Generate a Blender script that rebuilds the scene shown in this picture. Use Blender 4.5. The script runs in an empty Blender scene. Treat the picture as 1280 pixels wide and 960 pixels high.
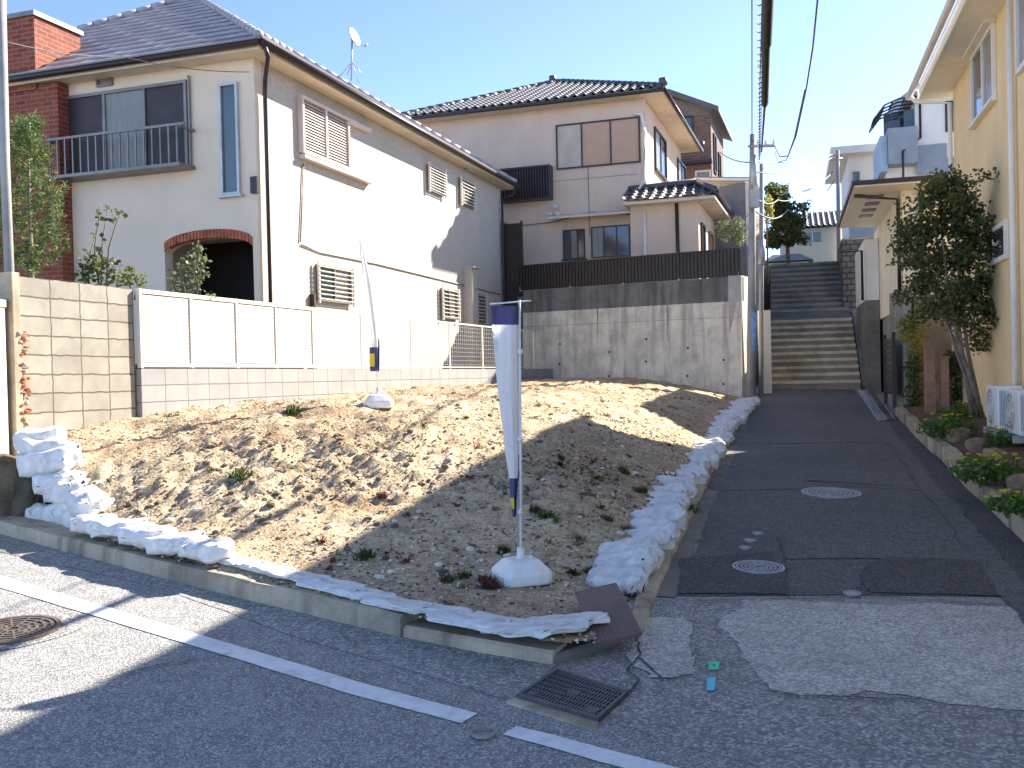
import bpy, bmesh, math, random
import numpy as np
from mathutils import Vector, Matrix, noise
R_ = math.radians
random.seed(7)
# ------------------------------------------------------------ camera
F, PITCH, ROLL, HC = 1200.0, R_(0.77), R_(-1.37), 1.7
sc = bpy.context.scene
CF = Vector((0, math.cos(PITCH), -math.sin(PITCH)))
_R = Vector((1, 0, 0)); _U = _R.cross(CF)
CR = _R * math.cos(ROLL) + _U * math.sin(ROLL)
CU = -_R * math.sin(ROLL) + _U * math.cos(ROLL)
CP = Vector((0, 0, HC))
cam = bpy.data.cameras.new('camera'); co = bpy.data.objects.new('camera', cam)
sc.collection.objects.link(co)
m4 = Matrix((CR, CU, -CF)).transposed().to_4x4(); m4.translation = CP
co.matrix_world = m4
cam.sensor_width = 36; cam.lens = F / 1280 * 36; cam.clip_end = 3000; cam.clip_start = 0.05
sc.camera = co
# ------------------------------------------------------------ light
SUNV = Vector((.79, .612, 0)).normalized() * math.cos(R_(34)) + Vector((0, 0, math.sin(R_(34))))
w = bpy.data.worlds.new("World"); sc.world = w; w.use_nodes = True
nt = w.node_tree; bg = nt.nodes['Background']
sk = nt.nodes.new('ShaderNodeTexSky'); sk.sky_type = 'NISHITA'; sk.sun_disc = False
sk.sun_elevation = R_(34); sk.sun_rotation = math.atan2(SUNV.x, SUNV.y)
sk.air_density = 0.38; sk.dust_density = 0.15; sk.ozone_density = 1.2
nt.links.new(sk.outputs[0], bg.inputs[0]); bg.inputs[1].default_value = 0.15
sl = bpy.data.lights.new('sun', 'SUN'); sl.energy = 5.0; sl.angle = R_(0.5); sl.color = (1.0, 0.93, 0.83)
so = bpy.data.objects.new('sun', sl); sc.collection.objects.link(so)
so.rotation_euler = SUNV.to_track_quat('Z', 'Y').to_euler(); so.location = (0, 0, 30)
sc.view_settings.view_transform = 'Standard'; sc.view_settings.look = 'None'
sc.view_settings.exposure = 1.68; sc.view_settings.gamma = 1.0
sc.render.engine = 'CYCLES'

# ------------------------------------------------------------ helpers
def ray(px, py):
    return (CF + CR * ((px - 640) / F) + CU * ((480 - py) / F))
def gz(x, y): return -.0166 * x + .0543 * (y - 4.7)
def G(px, py, dz=0.0):
    "point of the road plane (plus dz) seen at a pixel of the photograph"
    d = ray(px, py); n = Vector((.0166, -.0543, 1)); c = -.0543 * 4.7 + dz
    t = (c - n.dot(CP)) / n.dot(d); return CP + d * t
def PY(px, py, Y):
    d = ray(px, py); return CP + d * (Y / d.y)
def PZ(px, py, z):
    d = ray(px, py); return CP + d * ((z - CP.z) / d.z)
def tag(o, label=None, cat=None, group=None, kind=None):
    if label: o['label'] = label
    if cat: o['category'] = cat
    if group: o['group'] = group
    if kind: o['kind'] = kind
    return o
def empty(name, loc, rz=0, label=None, cat=None, group=None):
    o = bpy.data.objects.new(name, None); sc.collection.objects.link(o)
    o.location = loc; o.rotation_euler = (0, 0, rz); o.empty_display_size = .3
    return tag(o, label, cat, group)
class MB:
    def __init__(s): s.v = []; s.f = []; s.uv = []; s.mi = []; s.sm = []
    def add(s, vs, fs, uvs=None, mi=0, sm=False):
        b = len(s.v); s.v += [tuple(v) for v in vs]
        for k, f in enumerate(fs):
            s.f.append([b + i for i in f]); s.uv.append(uvs[k] if uvs else None); s.mi.append(mi); s.sm.append(sm)
        return s
    def hexa(s, p, mi=0):  # p: 8 points, bottom 4 ccw, top 4 ccw
        return s.add(p, [(3, 2, 1, 0), (4, 5, 6, 7), (0, 1, 5, 4), (1, 2, 6, 5), (2, 3, 7, 6), (3, 0, 4, 7)], mi=mi)
    def box(s, x0, x1, y0, y1, z0, z1, mi=0):
        return s.hexa([(x0, y0, z0), (x1, y0, z0), (x1, y1, z0), (x0, y1, z0), (x0, y0, z1), (x1, y0, z1), (x1, y1, z1), (x0, y1, z1)], mi)
    def tube(s, pts, r, n=8, r2=None, cap=True, mi=0):
        pts = [Vector(p) for p in pts]; N = len(pts); r2 = r if r2 is None else r2; rings = []
        up = None
        for i, p in enumerate(pts):
            d = (pts[min(i + 1, N - 1)] - pts[max(i - 1, 0)]).normalized()
            if up is None:
                up = Vector((0, 0, 1)) if abs(d.z) < .9 else Vector((1, 0, 0))
            a = d.cross(up)
            if a.length < 1e-4: a = d.cross(Vector((0, 1, 0)))
            a.normalize(); b = d.cross(a); up = -b if False else up
            rr = r + (r2 - r) * i / max(1, N - 1)
            rings.append([p + (a * math.cos(t) + b * math.sin(t)) * rr for t in [2 * math.pi * k / n for k in range(n)]])
        vs = [q for rg in rings for q in rg]; fs = []
        for i in range(N - 1):
            for k in range(n):
                k2 = (k + 1) % n; fs.append((i * n + k, i * n + k2, (i + 1) * n + k2, (i + 1) * n + k))
        if cap: fs.append(tuple(range(n))[::-1]); fs.append(tuple((N - 1) * n + k for k in range(n)))
        return s.add(vs, fs, mi=mi, sm=True)
    def build(s, name, mat, parent=None, bevel=0, smooth=None, kind=None):
        me = bpy.data.meshes.new(name); me.from_pydata(s.v, [], s.f); me.update()
        if any(u is not None for u in s.uv):
            ul = me.uv_layers.new(name='UVMap'); li = 0; dat = np.zeros((len(me.loops), 2), 'f')
            for f, u in zip(s.f, s.uv):
                if u is not None: dat[li:li + len(f)] = u
                li += len(f)
            ul.data.foreach_set('uv', dat.ravel())
        mats = mat if isinstance(mat, (list, tuple)) else [mat]
        for m in mats: me.materials.append(m)
        me.polygons.foreach_set('material_index', s.mi)
        me.polygons.foreach_set('use_smooth', [bool(x) if smooth is None else smooth for x in s.sm])
        bm = bmesh.new(); bm.from_mesh(me); bmesh.ops.recalc_face_normals(bm, faces=bm.faces); bm.to_mesh(me); bm.free()
        o = bpy.data.objects.new(name, me); sc.collection.objects.link(o)
        if parent: o.parent = parent
        if bevel:
            b = o.modifiers.new('bevel', 'BEVEL'); b.width = bevel; b.segments = 2; b.limit_method = 'ANGLE'
        if kind: o['kind'] = kind
        return o
class Face:
    "a wall face of a thing: u runs along it, d stands out from it, z up (all in the thing's own frame)"
    def __init__(s, root, o, r, n):
        s.root = root; s.o = Vector(o); s.r = Vector(r); s.n = Vector(n)
        s.M = Matrix.Translation(root.location) @ Matrix.Rotation(root.rotation_euler[2], 4, 'Z')
    def p(s, u, d, z): return s.o + s.r * u + s.n * d + Vector((0, 0, z))
    def uz(s, px, py, d=0):
        o = s.M @ (s.o + s.n * d); n = s.M.to_3x3() @ s.n; D = ray(px, py)
        t = n.dot(o - CP) / n.dot(D); q = s.M.inverted() @ (CP + D * t) - s.o
        return q.dot(s.r), q.z
    def rect(s, x0, y0, x1, y1, d=0):
        a = s.uz(x0, y0, d); b = s.uz(x1, y1, d)
        return min(a[0], b[0]), max(a[0], b[0]), min(a[1], b[1]), max(a[1], b[1])
    def box(s, mb, u0, u1, z0, z1, d0, d1, mi=0):
        return mb.hexa([s.p(u0, d0, z0), s.p(u1, d0, z0), s.p(u1, d1, z0), s.p(u0, d1, z0), s.p(u0, d0, z1), s.p(u1, d0, z1), s.p(u1, d1, z1), s.p(u0, d1, z1)], mi)
    def ring(s, mb, u0, u1, z0, z1, w, d0, d1):
        s.box(mb, u0, u0 + w, z0, z1, d0, d1); s.box(mb, u1 - w, u1, z0, z1, d0, d1)
        s.box(mb, u0 + w, u1 - w, z0, z0 + w, d0, d1); s.box(mb, u0 + w, u1 - w, z1 - w, z1, d0, d1)
def fbm(x, y, z=0, o=4):
    return noise.fractal(Vector((x, y, z)), 1.0, 2.0, o)

# ------------------------------------------------------------ materials
MATS = {}
def newmat(name):
    m = bpy.data.materials.new(name); m.use_nodes = True; n = m.node_tree; b = n.nodes['Principled BSDF']; return m, n, b
def N(n, t, **k):
    x = n.nodes.new(t)
    for a, v in k.items():
        if a.startswith('i_'):
            nm = a[2:]; nm = int(nm) if nm.isdigit() else nm.replace('_', ' ')
            x.inputs[nm].default_value = v
        else: setattr(x, a, v)
    return x
def ramp(n, fac, stops):
    r = n.nodes.new('ShaderNodeValToRGB'); e = r.color_ramp.elements
    while len(e) < len(stops): e.new(.5)
    for i, (p, c) in enumerate(stops): e[i].position = p; e[i].color = (*c, 1) if len(c) == 3 else c
    n.links.new(fac, r.inputs[0]); return r.outputs[0]
def mixc(n, fac, a, b, mode='MIX'):
    x = n.nodes.new('ShaderNodeMix'); x.data_type = 'RGBA'; x.blend_type = mode
    for sck, v in ((x.inputs[0], fac), (x.inputs[6], a), (x.inputs[7], b)):
        if hasattr(v, 'links') or isinstance(v, bpy.types.NodeSocket): n.links.new(v, sck)
        elif isinstance(v, (int, float)): sck.default_value = v
        else: sck.default_value = (*v, 1)
    return x.outputs[2]
def tex(n, kind, scale, coord='Object', detail=4, stretch=None, rough=.55, seed=None, **k):
    tc = n.nodes.new('ShaderNodeTexCoord'); out = tc.outputs[coord]
    if stretch or seed:
        mp = n.nodes.new('ShaderNodeMapping'); n.links.new(out, mp.inputs[0])
        if stretch: mp.inputs['Scale'].default_value = stretch
        if seed: mp.inputs['Location'].default_value = (seed, seed * 1.7, seed * .3)
        out = mp.outputs[0]
    if kind == 'noise':
        t = n.nodes.new('ShaderNodeTexNoise'); t.inputs['Scale'].default_value = scale; t.inputs['Detail'].default_value = detail; t.inputs['Roughness'].default_value = rough
        n.links.new(out, t.inputs[0]); return t.outputs[0]
    if kind == 'vor':
        t = n.nodes.new('ShaderNodeTexVoronoi'); t.inputs['Scale'].default_value = scale
        if 'feature' in k: t.feature = k['feature']
        n.links.new(out, t.inputs[0]); return t.outputs
def bump(n, b, h, strength=.3, dist=.01, prev=None):
    x = n.nodes.new('ShaderNodeBump'); x.inputs['Strength'].default_value = strength; x.inputs['Distance'].default_value = dist
    n.links.new(h, x.inputs['Height'])
    if prev: n.links.new(prev, x.inputs['Normal'])
    n.links.new(x.outputs[0], b.inputs['Normal']); return x.outputs[0]
def mat(name, col, rough=.6, metal=0, var=.12, scale=3, bscale=0, bstr=.3, bdist=.004, dirt=0, dirtcol=(.08, .07, .06), dscale=1.2, dstretch=None, spec=.4):
    if name in MATS: return MATS[name]
    m, n, b = newmat(name); f = tex(n, 'noise', scale)
    lo = tuple(c * (1 - var) for c in col); hi = tuple(min(1, c * (1 + var)) for c in col)
    c = ramp(n, f, [(.3, lo), (.7, hi)])
    if dirt:
        d = tex(n, 'noise', dscale, detail=7, stretch=dstretch, seed=3.3, rough=.65)
        c = mixc(n, ramp(n, d, [(.48, (0, 0, 0)), (.75, (dirt,) * 3)]), c, dirtcol)
    n.links.new(c, b.inputs['Base Color']); b.inputs['Roughness'].default_value = rough; b.inputs['Metallic'].default_value = metal
    b.inputs['Specular IOR Level'].default_value = spec
    if bscale: bump(n, b, tex(n, 'noise', bscale, detail=6), bstr, bdist)
    MATS[name] = m; return m
def stucco(name, col, grain=45, s=1.0, stain=.25, vein=0):
    m, n, b = newmat(name); f = tex(n, 'noise', 1.1, detail=6)
    c = ramp(n, f, [(.3, tuple(x * .88 for x in col)), (.7, col)])
    st = tex(n, 'noise', 1.0, detail=8, stretch=(2.6, 2.6, .35), seed=5, rough=.6)
    c = mixc(n, ramp(n, st, [(.5, (0, 0, 0)), (.8, (stain,) * 3)]), c, tuple(x * .45 for x in col))
    g = tex(n, 'noise', grain, detail=3)
    if vein:
        c = mixc(n, ramp(n, tex(n, 'noise', vein, detail=4), [(.42, (.35,) * 3), (.56, (0, 0, 0))]), c, tuple(x * .62 for x in col))
    n.links.new(c, b.inputs['Base Color']); b.inputs['Roughness'].default_value = .9
    bump(n, b, g, .6 * s, .012); b.inputs['Specular IOR Level'].default_value = .2
    return m
def asphalt(name, base, speck, sp=.5, scale=1.0, tint=(.9, .95, 1.05), patchy=.25):
    m, n, b = newmat(name)
    v = tex(n, 'vor', 95 * scale); big = tex(n, 'noise', .9, detail=7, rough=.62); med = tex(n, 'noise', 7, detail=6, seed=4)
    vv = n.nodes.new('ShaderNodeSeparateColor'); n.links.new(v[1], vv.inputs[0])
    c0 = ramp(n, vv.outputs[0], [(.0, tuple(base * .55 * t for t in tint)), (.62, tuple(base * t for t in tint)), (.82, tuple(base * 1.5 * t for t in tint)), (.97, (speck,) * 3)])
    c = mixc(n, ramp(n, big, [(.3, (patchy,) * 3), (.7, (0, 0, 0))]), c0, tuple(base * .5 * t for t in tint))
    c = mixc(n, ramp(n, med, [(.45, (0, 0, 0)), (.8, (.3,) * 3)]), c, (base * 1.9, base * 1.8, base * 1.65))
    n.links.new(c, b.inputs['Base Color']); b.inputs['Roughness'].default_value = .85; b.inputs['Specular IOR Level'].default_value = .25
    h = bump(n, b, v[0], .55 * sp * 2, .006); bump(n, b, med, .25, .02, h)
    return m
def concrete(name, base, cracks=.0, grain=30, warm=(1.04, 1.0, .93), stain=.5, stretch=None, streak=0):
    m, n, b = newmat(name); f = tex(n, 'noise', 2.2, detail=9, rough=.65); c = ramp(n, f, [(.25, tuple(base * .62 * t for t in warm)), (.5, tuple(base * t for t in warm)), (.75, tuple(base * 1.22 * t for t in warm))])
    st = tex(n, 'noise', .8, detail=9, seed=9, rough=.7, stretch=stretch)
    c = mixc(n, ramp(n, st, [(.47, (0, 0, 0)), (.72, (stain,) * 3)]), c, tuple(base * .38 * t for t in warm))
    g = tex(n, 'noise', grain * 3, detail=3)
    c = mixc(n, ramp(n, g, [(.35, (.25,) * 3), (.5, (0, 0, 0))]), c, (base * .3,) * 3)
    if streak:
        s2 = tex(n, 'noise', 1.0, detail=6, seed=2, rough=.6, stretch=(5, 5, .3))
        c = mixc(n, ramp(n, s2, [(.5, (0, 0, 0)), (.66, (streak,) * 3)]), c, tuple(base * .3 * t for t in warm))
    n.links.new(c, b.inputs['Base Color']); b.inputs['Roughness'].default_value = .9; b.inputs['Specular IOR Level'].default_value = .2
    h = bump(n, b, tex(n, 'noise', grain, detail=6, rough=.7), .35, .01)
    return m
def brickm(name, c1, c2, mortar, w=.21, h=.065, mw=.01, coord='Object', off=.5, rough=.8, bs=.4, bias=0, msm=.3, rot=None, varn=.3, dist=.005, wob=.012):
    m, n, b = newmat(name); tc = n.nodes.new('ShaderNodeTexCoord')
    mp = n.nodes.new('ShaderNodeMapping'); n.links.new(tc.outputs[coord], mp.inputs[0])
    nz = n.nodes.new('ShaderNodeTexNoise'); nz.inputs['Scale'].default_value = 9; nz.inputs['Detail'].default_value = 4; n.links.new(mp.outputs[0], nz.inputs[0])
    sb = n.nodes.new('ShaderNodeVectorMath'); sb.operation = 'SUBTRACT'; n.links.new(nz.outputs[1], sb.inputs[0]); sb.inputs[1].default_value = (.5, .5, .5)
    sc_ = n.nodes.new('ShaderNodeVectorMath'); sc_.operation = 'SCALE'; n.links.new(sb.outputs[0], sc_.inputs[0]); sc_.inputs['Scale'].default_value = wob
    ad = n.nodes.new('ShaderNodeVectorMath'); n.links.new(mp.outputs[0], ad.inputs[0]); n.links.new(sc_.outputs[0], ad.inputs[1])
    t = n.nodes.new('ShaderNodeTexBrick'); n.links.new(ad.outputs[0], t.inputs[0])
    t.offset = off; t.inputs['Scale'].default_value = 1; t.inputs['Brick Width'].default_value = w; t.inputs['Row Height'].default_value = h
    t.inputs['Mortar Size'].default_value = mw; t.inputs['Mortar Smooth'].default_value = msm; t.inputs['Bias'].default_value = bias
    t.inputs['Color1'].default_value = (*c1, 1); t.inputs['Color2'].default_value = (*c2, 1); t.inputs['Mortar'].default_value = (*mortar, 1)
    f = tex(n, 'noise', 3.5, detail=7, rough=.65); c = mixc(n, ramp(n, f, [(.35, (varn,) * 3), (.65, (0, 0, 0))]), t.outputs[0], tuple(x * .45 for x in c1))
    n.links.new(c, b.inputs['Base Color']); b.inputs['Roughness'].default_value = rough; b.inputs['Specular IOR Level'].default_value = .25
    inv = n.nodes.new('ShaderNodeMath'); inv.operation = 'SUBTRACT'; inv.inputs[0].default_value = 1; n.links.new(t.outputs[1], inv.inputs[1])
    h_ = bump(n, b, inv.outputs[0], bs, dist); bump(n, b, tex(n, 'noise', 40, detail=5), .3, .004, h_)
    return m
def glassm(name, col, rough=.08):
    m, n, b = newmat(name); f = tex(n, 'noise', .8); c = ramp(n, f, [(.3, tuple(x * .7 for x in col)), (.7, tuple(x * 1.2 for x in col))])
    n.links.new(c, b.inputs['Base Color']); b.inputs['Roughness'].default_value = rough; b.inputs['Specular IOR Level'].default_value = .9; return m
def leafm(name, c1, c2, tr=.35):
    m, n, b = newmat(name)
    f = tex(n, 'noise', 9, detail=2); c = ramp(n, f, [(.35, c1), (.65, c2)])
    n.links.new(c, b.inputs['Base Color']); b.inputs['Roughness'].default_value = .55; b.inputs['Specular IOR Level'].default_value = .35
    t = n.nodes.new('ShaderNodeBsdfTranslucent'); n.links.new(c, t.inputs[0]); mx = n.nodes.new('ShaderNodeMixShader'); mx.inputs[0].default_value = tr
    n.links.new(b.outputs[0], mx.inputs[1]); n.links.new(t.outputs[0], mx.inputs[2]); n.links.new(mx.outputs[0], n.nodes['Material Output'].inputs[0]); return m

def dirtm():
    m, n, b = newmat('lot_dirt')
    a = tex(n, 'noise', 1.3, detail=9, rough=.68); g = tex(n, 'noise', 22, detail=6, rough=.7, seed=2); v = tex(n, 'vor', 42); v2 = tex(n, 'vor', 17)
    c = ramp(n, a, [(.28, (.40, .27, .16)), (.45, (.58, .44, .27)), (.62, (.70, .56, .37)), (.8, (.60, .37, .19))])
    c = mixc(n, ramp(n, g, [(.36, (.65,) * 3), (.52, (0, 0, 0))]), c, (.10, .075, .05))
    c = mixc(n, ramp(n, tex(n, 'noise', .55, detail=8, rough=.7, seed=7), [(.47, (0, 0, 0)), (.62, (.6,) * 3)]), c, (.30, .175, .09))
    c = mixc(n, ramp(n, tex(n, 'noise', 5, detail=8, rough=.75, seed=11), [(.5, (0, 0, 0)), (.62, (.6,) * 3)]), c, (.17, .12, .075))
    s_ = n.nodes.new('ShaderNodeSeparateColor'); n.links.new(v[1], s_.inputs[0])
    c = mixc(n, ramp(n, s_.outputs[0], [(.7, (0, 0, 0)), (.95, (.6,) * 3)]), c, (.50, .45, .38))
    n.links.new(c, b.inputs['Base Color']); b.inputs['Roughness'].default_value = .95; b.inputs['Specular IOR Level'].default_value = .1
    h = bump(n, b, g, .7, .03); h = bump(n, b, v[0], .5, .012, h); return m
M = {}
M['dirt'] = dirtm()
M['road'] = asphalt('road_asphalt', .29, .62, .6, 1.25, (1.04, 1, .95))
M['alley'] = asphalt('alley_asphalt', .12, .32, .5, 1.2, (1.03, 1, .98), .4)
M['alley2'] = asphalt('alley_patch_asphalt', .13, .3, .5, 1.2, (1.05, .99, .95), .4)
M['alley3'] = asphalt('alley_patch_dark', .085, .24, .5, 1.3, (1.05, .97, .95), .3)
M['apron'] = asphalt('worn_concrete_apron', .50, .72, .8, .8, (1.08, 1.02, .90), .55)
M['apron2'] = asphalt('coarse_apron', .30, .6, .8, .75, (1.06, 1, .92), .4)
M['gutterc'] = concrete('gutter_concrete', .20, grain=35, stain=.8, warm=(1.1, 1, .84))
M['kerb'] = concrete('kerb_concrete', .42, grain=30, stain=.95, warm=(1.2, 1, .72), streak=.6)
M['line'] = mat('road_paint', (.78, .78, .76), .6, var=.06, scale=20, bscale=90, bstr=.4, dirt=.45, dirtcol=(.25, .25, .25), dscale=9)
M['ret'] = concrete('retaining_concrete', .72, grain=14, stain=.5, streak=.55, warm=(1.12, 1, .82))
M['rettop'] = concrete('retaining_top_concrete', .22, grain=14, stain=.8, streak=.6)
M['block'] = brickm('concrete_block', (.33, .30, .25), (.39, .36, .30), (.13, .11, .085), .4, .2, .009, 'UV', 0, .9, .8, varn=.4, wob=.035, dist=.015)
M['block2'] = brickm('grey_concrete_block', (.33, .33, .32), (.37, .36, .34), (.17, .17, .16), .4, .2, .007, 'UV', 0, .9, .8, varn=.25)
M['brick'] = brickm('red_brick', (.36, .085, .04), (.22, .05, .03), (.30, .17, .12), .23, .078, .012, 'UV', .5, .75, .6)
M['brickfar'] = brickm('brown_brick', (.23, .125, .085), (.16, .085, .06), (.24, .18, .14), .3, .1, .012, 'UV', .5, .8, .5)
M['slate'] = brickm('slate_shingle', (.10, .068, .085), (.17, .12, .135), (.50, .45, .45), .8, .24, .05, 'UV', .5, .35, .8, varn=.25, dist=.02)
M['kawara'] = mat('kawara_tile', (.085, .085, .095), .42, var=.35, scale=6, bscale=30, bstr=.2)
M['sun_toned_stucco'] = stucco('cream_stucco_sun_toned', (.58, .53, .45), 24, 1.5, .12, vein=14)  # house stucco darkened in colour so the sunlit side does not burn out
M['shade_lifted_stucco'] = stucco('cream_stucco_shade_lifted', (.86, .71, .54), 60, .5, .15)  # same house stucco, painted lighter and warmer to lift the shaded front
M['h2wall'] = stucco('beige_mortar', (.76, .60, .46), 50, .4, .25)
M['yellow'] = stucco('yellow_stucco', (.90, .68, .38), 70, .5, .2)
M['farwhite'] = stucco('white_wall', (.84, .81, .76), 70, .3, .12)
M['cream'] = stucco('cream_wall', (.82, .74, .58), 70, .3, .12)
M['soffit'] = mat('cream_soffit', (.72, .62, .48), .7, var=.08, dirt=.2)
M['soffitw'] = mat('white_soffit', (.82, .77, .68), .6, var=.05, dirt=.15)
M['gutter'] = mat('dark_brown_metal', (.045, .032, .03), .35, .2, var=.2)
M['alu'] = mat('aged_aluminium', (.24, .21, .19), .45, .5, var=.2)
M['whitealu'] = mat('white_aluminium', (.78, .73, .63), .4, .1, var=.06, scale=2)
M['greyfence'] = mat('pale_fence_metal', (.66, .65, .60), .4, .2, var=.06)
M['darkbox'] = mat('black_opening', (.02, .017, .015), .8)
M['glass'] = glassm('window_glass', (.05, .065, .07)); M['glassg'] = glassm('greenish_glass', (.08, .11, .10), .15)
M['curtain'] = mat('curtain_glass', (.27, .26, .23), .25, var=.12, scale=2, dirt=.7, dirtcol=(.12, .12, .11), dscale=1.0, dstretch=(16, 16, .5))
M['shut'] = mat('dark_shutter', (.05, .035, .035), .5, var=.2)
M['brownfence'] = mat('brown_metal_cladding', (.040, .031, .030), .45, .3, var=.15)
M['wood'] = mat('brown_wood', (.33, .18, .115), .7, var=.3, scale=7, bscale=25)
M['poleM'] = mat('utility_pole_concrete', (.36, .35, .33), .8, var=.15, dirt=.3, bscale=25)
M['steel'] = mat('galvanised_steel', (.50, .50, .50), .45, .4, var=.2)
M['iron'] = mat('cast_iron', (.11, .105, .105), .5, .6, var=.25, scale=30, bscale=80, bstr=.3)
M['ironl'] = mat('worn_cast_iron', (.36, .35, .34), .5, .5, var=.25, scale=14, bscale=60, bstr=.3)
M['black'] = mat('black_rubber', (.02, .02, .022), .6)
M['whitep'] = mat('white_plastic', (.80, .79, .77), .4, var=.05, dirt=.25, dirtcol=(.35, .3, .24), dscale=7)
M['bag'] = mat('white_woven_bag', (.76, .74, .71), .75, var=.12, scale=12, bscale=14, bstr=.5, bdist=.02, dirt=.6, dirtcol=(.33, .27, .20), dscale=7)
M['stone'] = mat('gravel_stone', (.42, .36, .29), .9, var=.5, scale=9)
M['rock'] = mat('dark_mossy_rock', (.11, .085, .055), .9, var=.55, scale=3, bscale=9, bstr=.8, bdist=.05)
M['wire'] = mat('cable', (.10, .10, .11), .6)
M['board'] = mat('brown_plastic_board', (.155, .095, .08), .6, var=.15, scale=5)
M['straw'] = mat('dead_grass', (.42, .31, .17), .9, var=.4, scale=12)
M['leafw'] = leafm('weed_leaf', (.05, .09, .02), (.10, .14, .03)); M['leafr'] = leafm('red_brown_leaf', (.12, .03, .03), (.2, .08, .05))
M['leafd'] = leafm('dark_leaf', (.06, .085, .028), (.17, .19, .07), .4); M['leafl'] = leafm('light_leaf', (.12, .17, .05), (.24, .26, .08), .4)
M['leafg'] = leafm('grey_green_leaf', (.15, .18, .09), (.25, .27, .14), .35)
M['leafp'] = leafm('pine_leaf', (.06, .11, .035), (.12, .17, .05), .3); M['leafox'] = leafm('clover_leaf', (.07, .15, .03), (.13, .22, .05), .4); M['leafy'] = leafm('yellow_leaf', (.28, .26, .06), (.4, .36, .08), .4)
M['flower'] = leafm('yellow_petal', (.75, .65, .03), (.85, .75, .06), .4); M['bark'] = mat('grey_bark', (.20, .16, .12), .9, var=.4, scale=8, bscale=25)
M['soil'] = mat('planter_soil', (.13, .075, .045), .95, var=.4, scale=12, bscale=30, bstr=.8, bdist=.02)

# ------------------------------------------------------------ ground structures
def plane_poly(name, pts, m, dz, kind='structure', thick=0, rag=0, seed=0, label=None):
    "polygon given as (x,y) ground points, laid dz above the road plane"
    pts = [Vector((p[0], p[1])) for p in pts]; out = []
    for i, a in enumerate(pts):
        b = pts[(i + 1) % len(pts)]; L = (b - a).length; n_ = max(1, int(L / .05)) if rag else 1
        for k in range(n_):
            p = a.lerp(b, k / n_)
            if rag:
                q = noise.noise_vector(Vector((p.x * 3 + seed, p.y * 3, 0))) * rag + noise.noise_vector(Vector((p.x * 13 + seed, p.y * 13, 0))) * rag * .5
                p = Vector((p.x + q.x, p.y + q.y))
            out.append(p)
    mb = MB(); mb.add([(p.x, p.y, gz(p.x, p.y) + dz) for p in out], [tuple(range(len(out)))])
    o = mb.build(name, m); 
    for p in o.data.polygons:
        if p.normal.z < 0: o.data.flip_normals(); break
    o['kind'] = kind; return o
def g2(px, py): p = G(px, py); return (p.x, p.y)

# main sheet (road plane near, levelling out far away)
mb = MB(); xs = [-400, -150, -60, -30, -15, -8, -4, 0, 4, 8, 12, 20, 30, 60, 150, 400]; ys = [-400, -150, -60, -20, -8, -3, 0, 4, 8, 12, 16, 20, 24, 30, 60, 150, 400]
vs = [(x, y, max(-2.5, min(2.2, gz(x, y)))) for y in ys for x in xs]; nx = len(xs)
mb.add(vs, [(j * nx + i, j * nx + i + 1, (j + 1) * nx + i + 1, (j + 1) * nx + i) for j in range(len(ys) - 1) for i in range(nx - 1)])
mb.build('ground', M['road'], kind='structure')

U = Vector((-.81, .58)).normalized()      # main road direction (uphill left)
A = Vector((.279, .96))                   # alley direction
# alley surface
FOOT = [g2(845, 745), g2(868, 690), g2(893, 625), g2(912, 580), g2(925, 550), g2(940, 515), g2(952, 490)]
ALR = [g2(1070, 490), g2(1130, 560), g2(1180, 612), g2(1225, 668), g2(1290, 745)]
plane_poly('alley', FOOT + [tuple(Vector(FOOT[-1]) + A * 1.0), tuple(Vector(ALR[0]) + A * 1.0)] + ALR, M['alley'], .006, rag=.03, seed=1)
plane_poly('concrete_apron', [g2(920, 752), g2(1285, 757), g2(1420, 800), g2(1420, 930), g2(1280, 890), g2(1130, 872), g2(960, 860), g2(925, 820), g2(915, 790)], M['apron'], .004, rag=.10, seed=3)
plane_poly('apron_strip', [g2(845, 747), g2(918, 752), g2(912, 790), g2(930, 825), g2(965, 862), g2(1130, 876), g2(1280, 893), g2(1420, 934), g2(1500, 1080), g2(1100, 1000), g2(860, 935), g2(770, 905), g2(700, 838), g2(800, 800)], M['apron2'], .002, rag=.02, seed=5)
plane_poly('concrete_patch', [g2(800, 775), g2(845, 772), g2(872, 815), g2(860, 842), g2(810, 850), g2(790, 825)], M['apron'], .008, rag=.09, seed=6)
plane_poly('gutter_strip', [g2(845, 747), g2(868, 690), g2(893, 625), g2(925, 550), g2(952, 490), g2(946, 490), g2(916, 545), g2(878, 620), g2(838, 690), g2(812, 745)], M['gutterc'], .008, rag=.04, seed=7)
plane_poly('gutter_soil', [g2(812, 745), g2(838, 690), g2(878, 620), g2(916, 545), g2(946, 490), g2(930, 490), g2(880, 570), g2(780, 730), g2(770, 790), g2(800, 795)], M['soil'], .012, rag=.03, seed=8)
# faded bands and repairs in the alley
for k, (pp, mm) in enumerate([([(880, 612 - 10), (1175, 602), (1180, 614), (1075, 610), (1000, 600), (1005, 612), (880, 614)], 'alley2'),
        ([(905, 545), (1115, 540), (1128, 553), (905, 556)], 'alley2'),
        ([(985, 672), (1220, 682), (1250, 705), (1090, 699), (980, 700)], 'alley2'),
        ([(1085, 705), (1110, 697), (1262, 704), (1300, 738), (1300, 748), (1085, 742), (1075, 720)], 'alley3'),
        ([(850, 700), (965, 690), (985, 744), (848, 744)], 'alley3')]):
    plane_poly('asphalt_repair', [g2(*q) for q in pp], M[mm], .010 + .001 * k, rag=.02, seed=20 + k)
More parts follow.
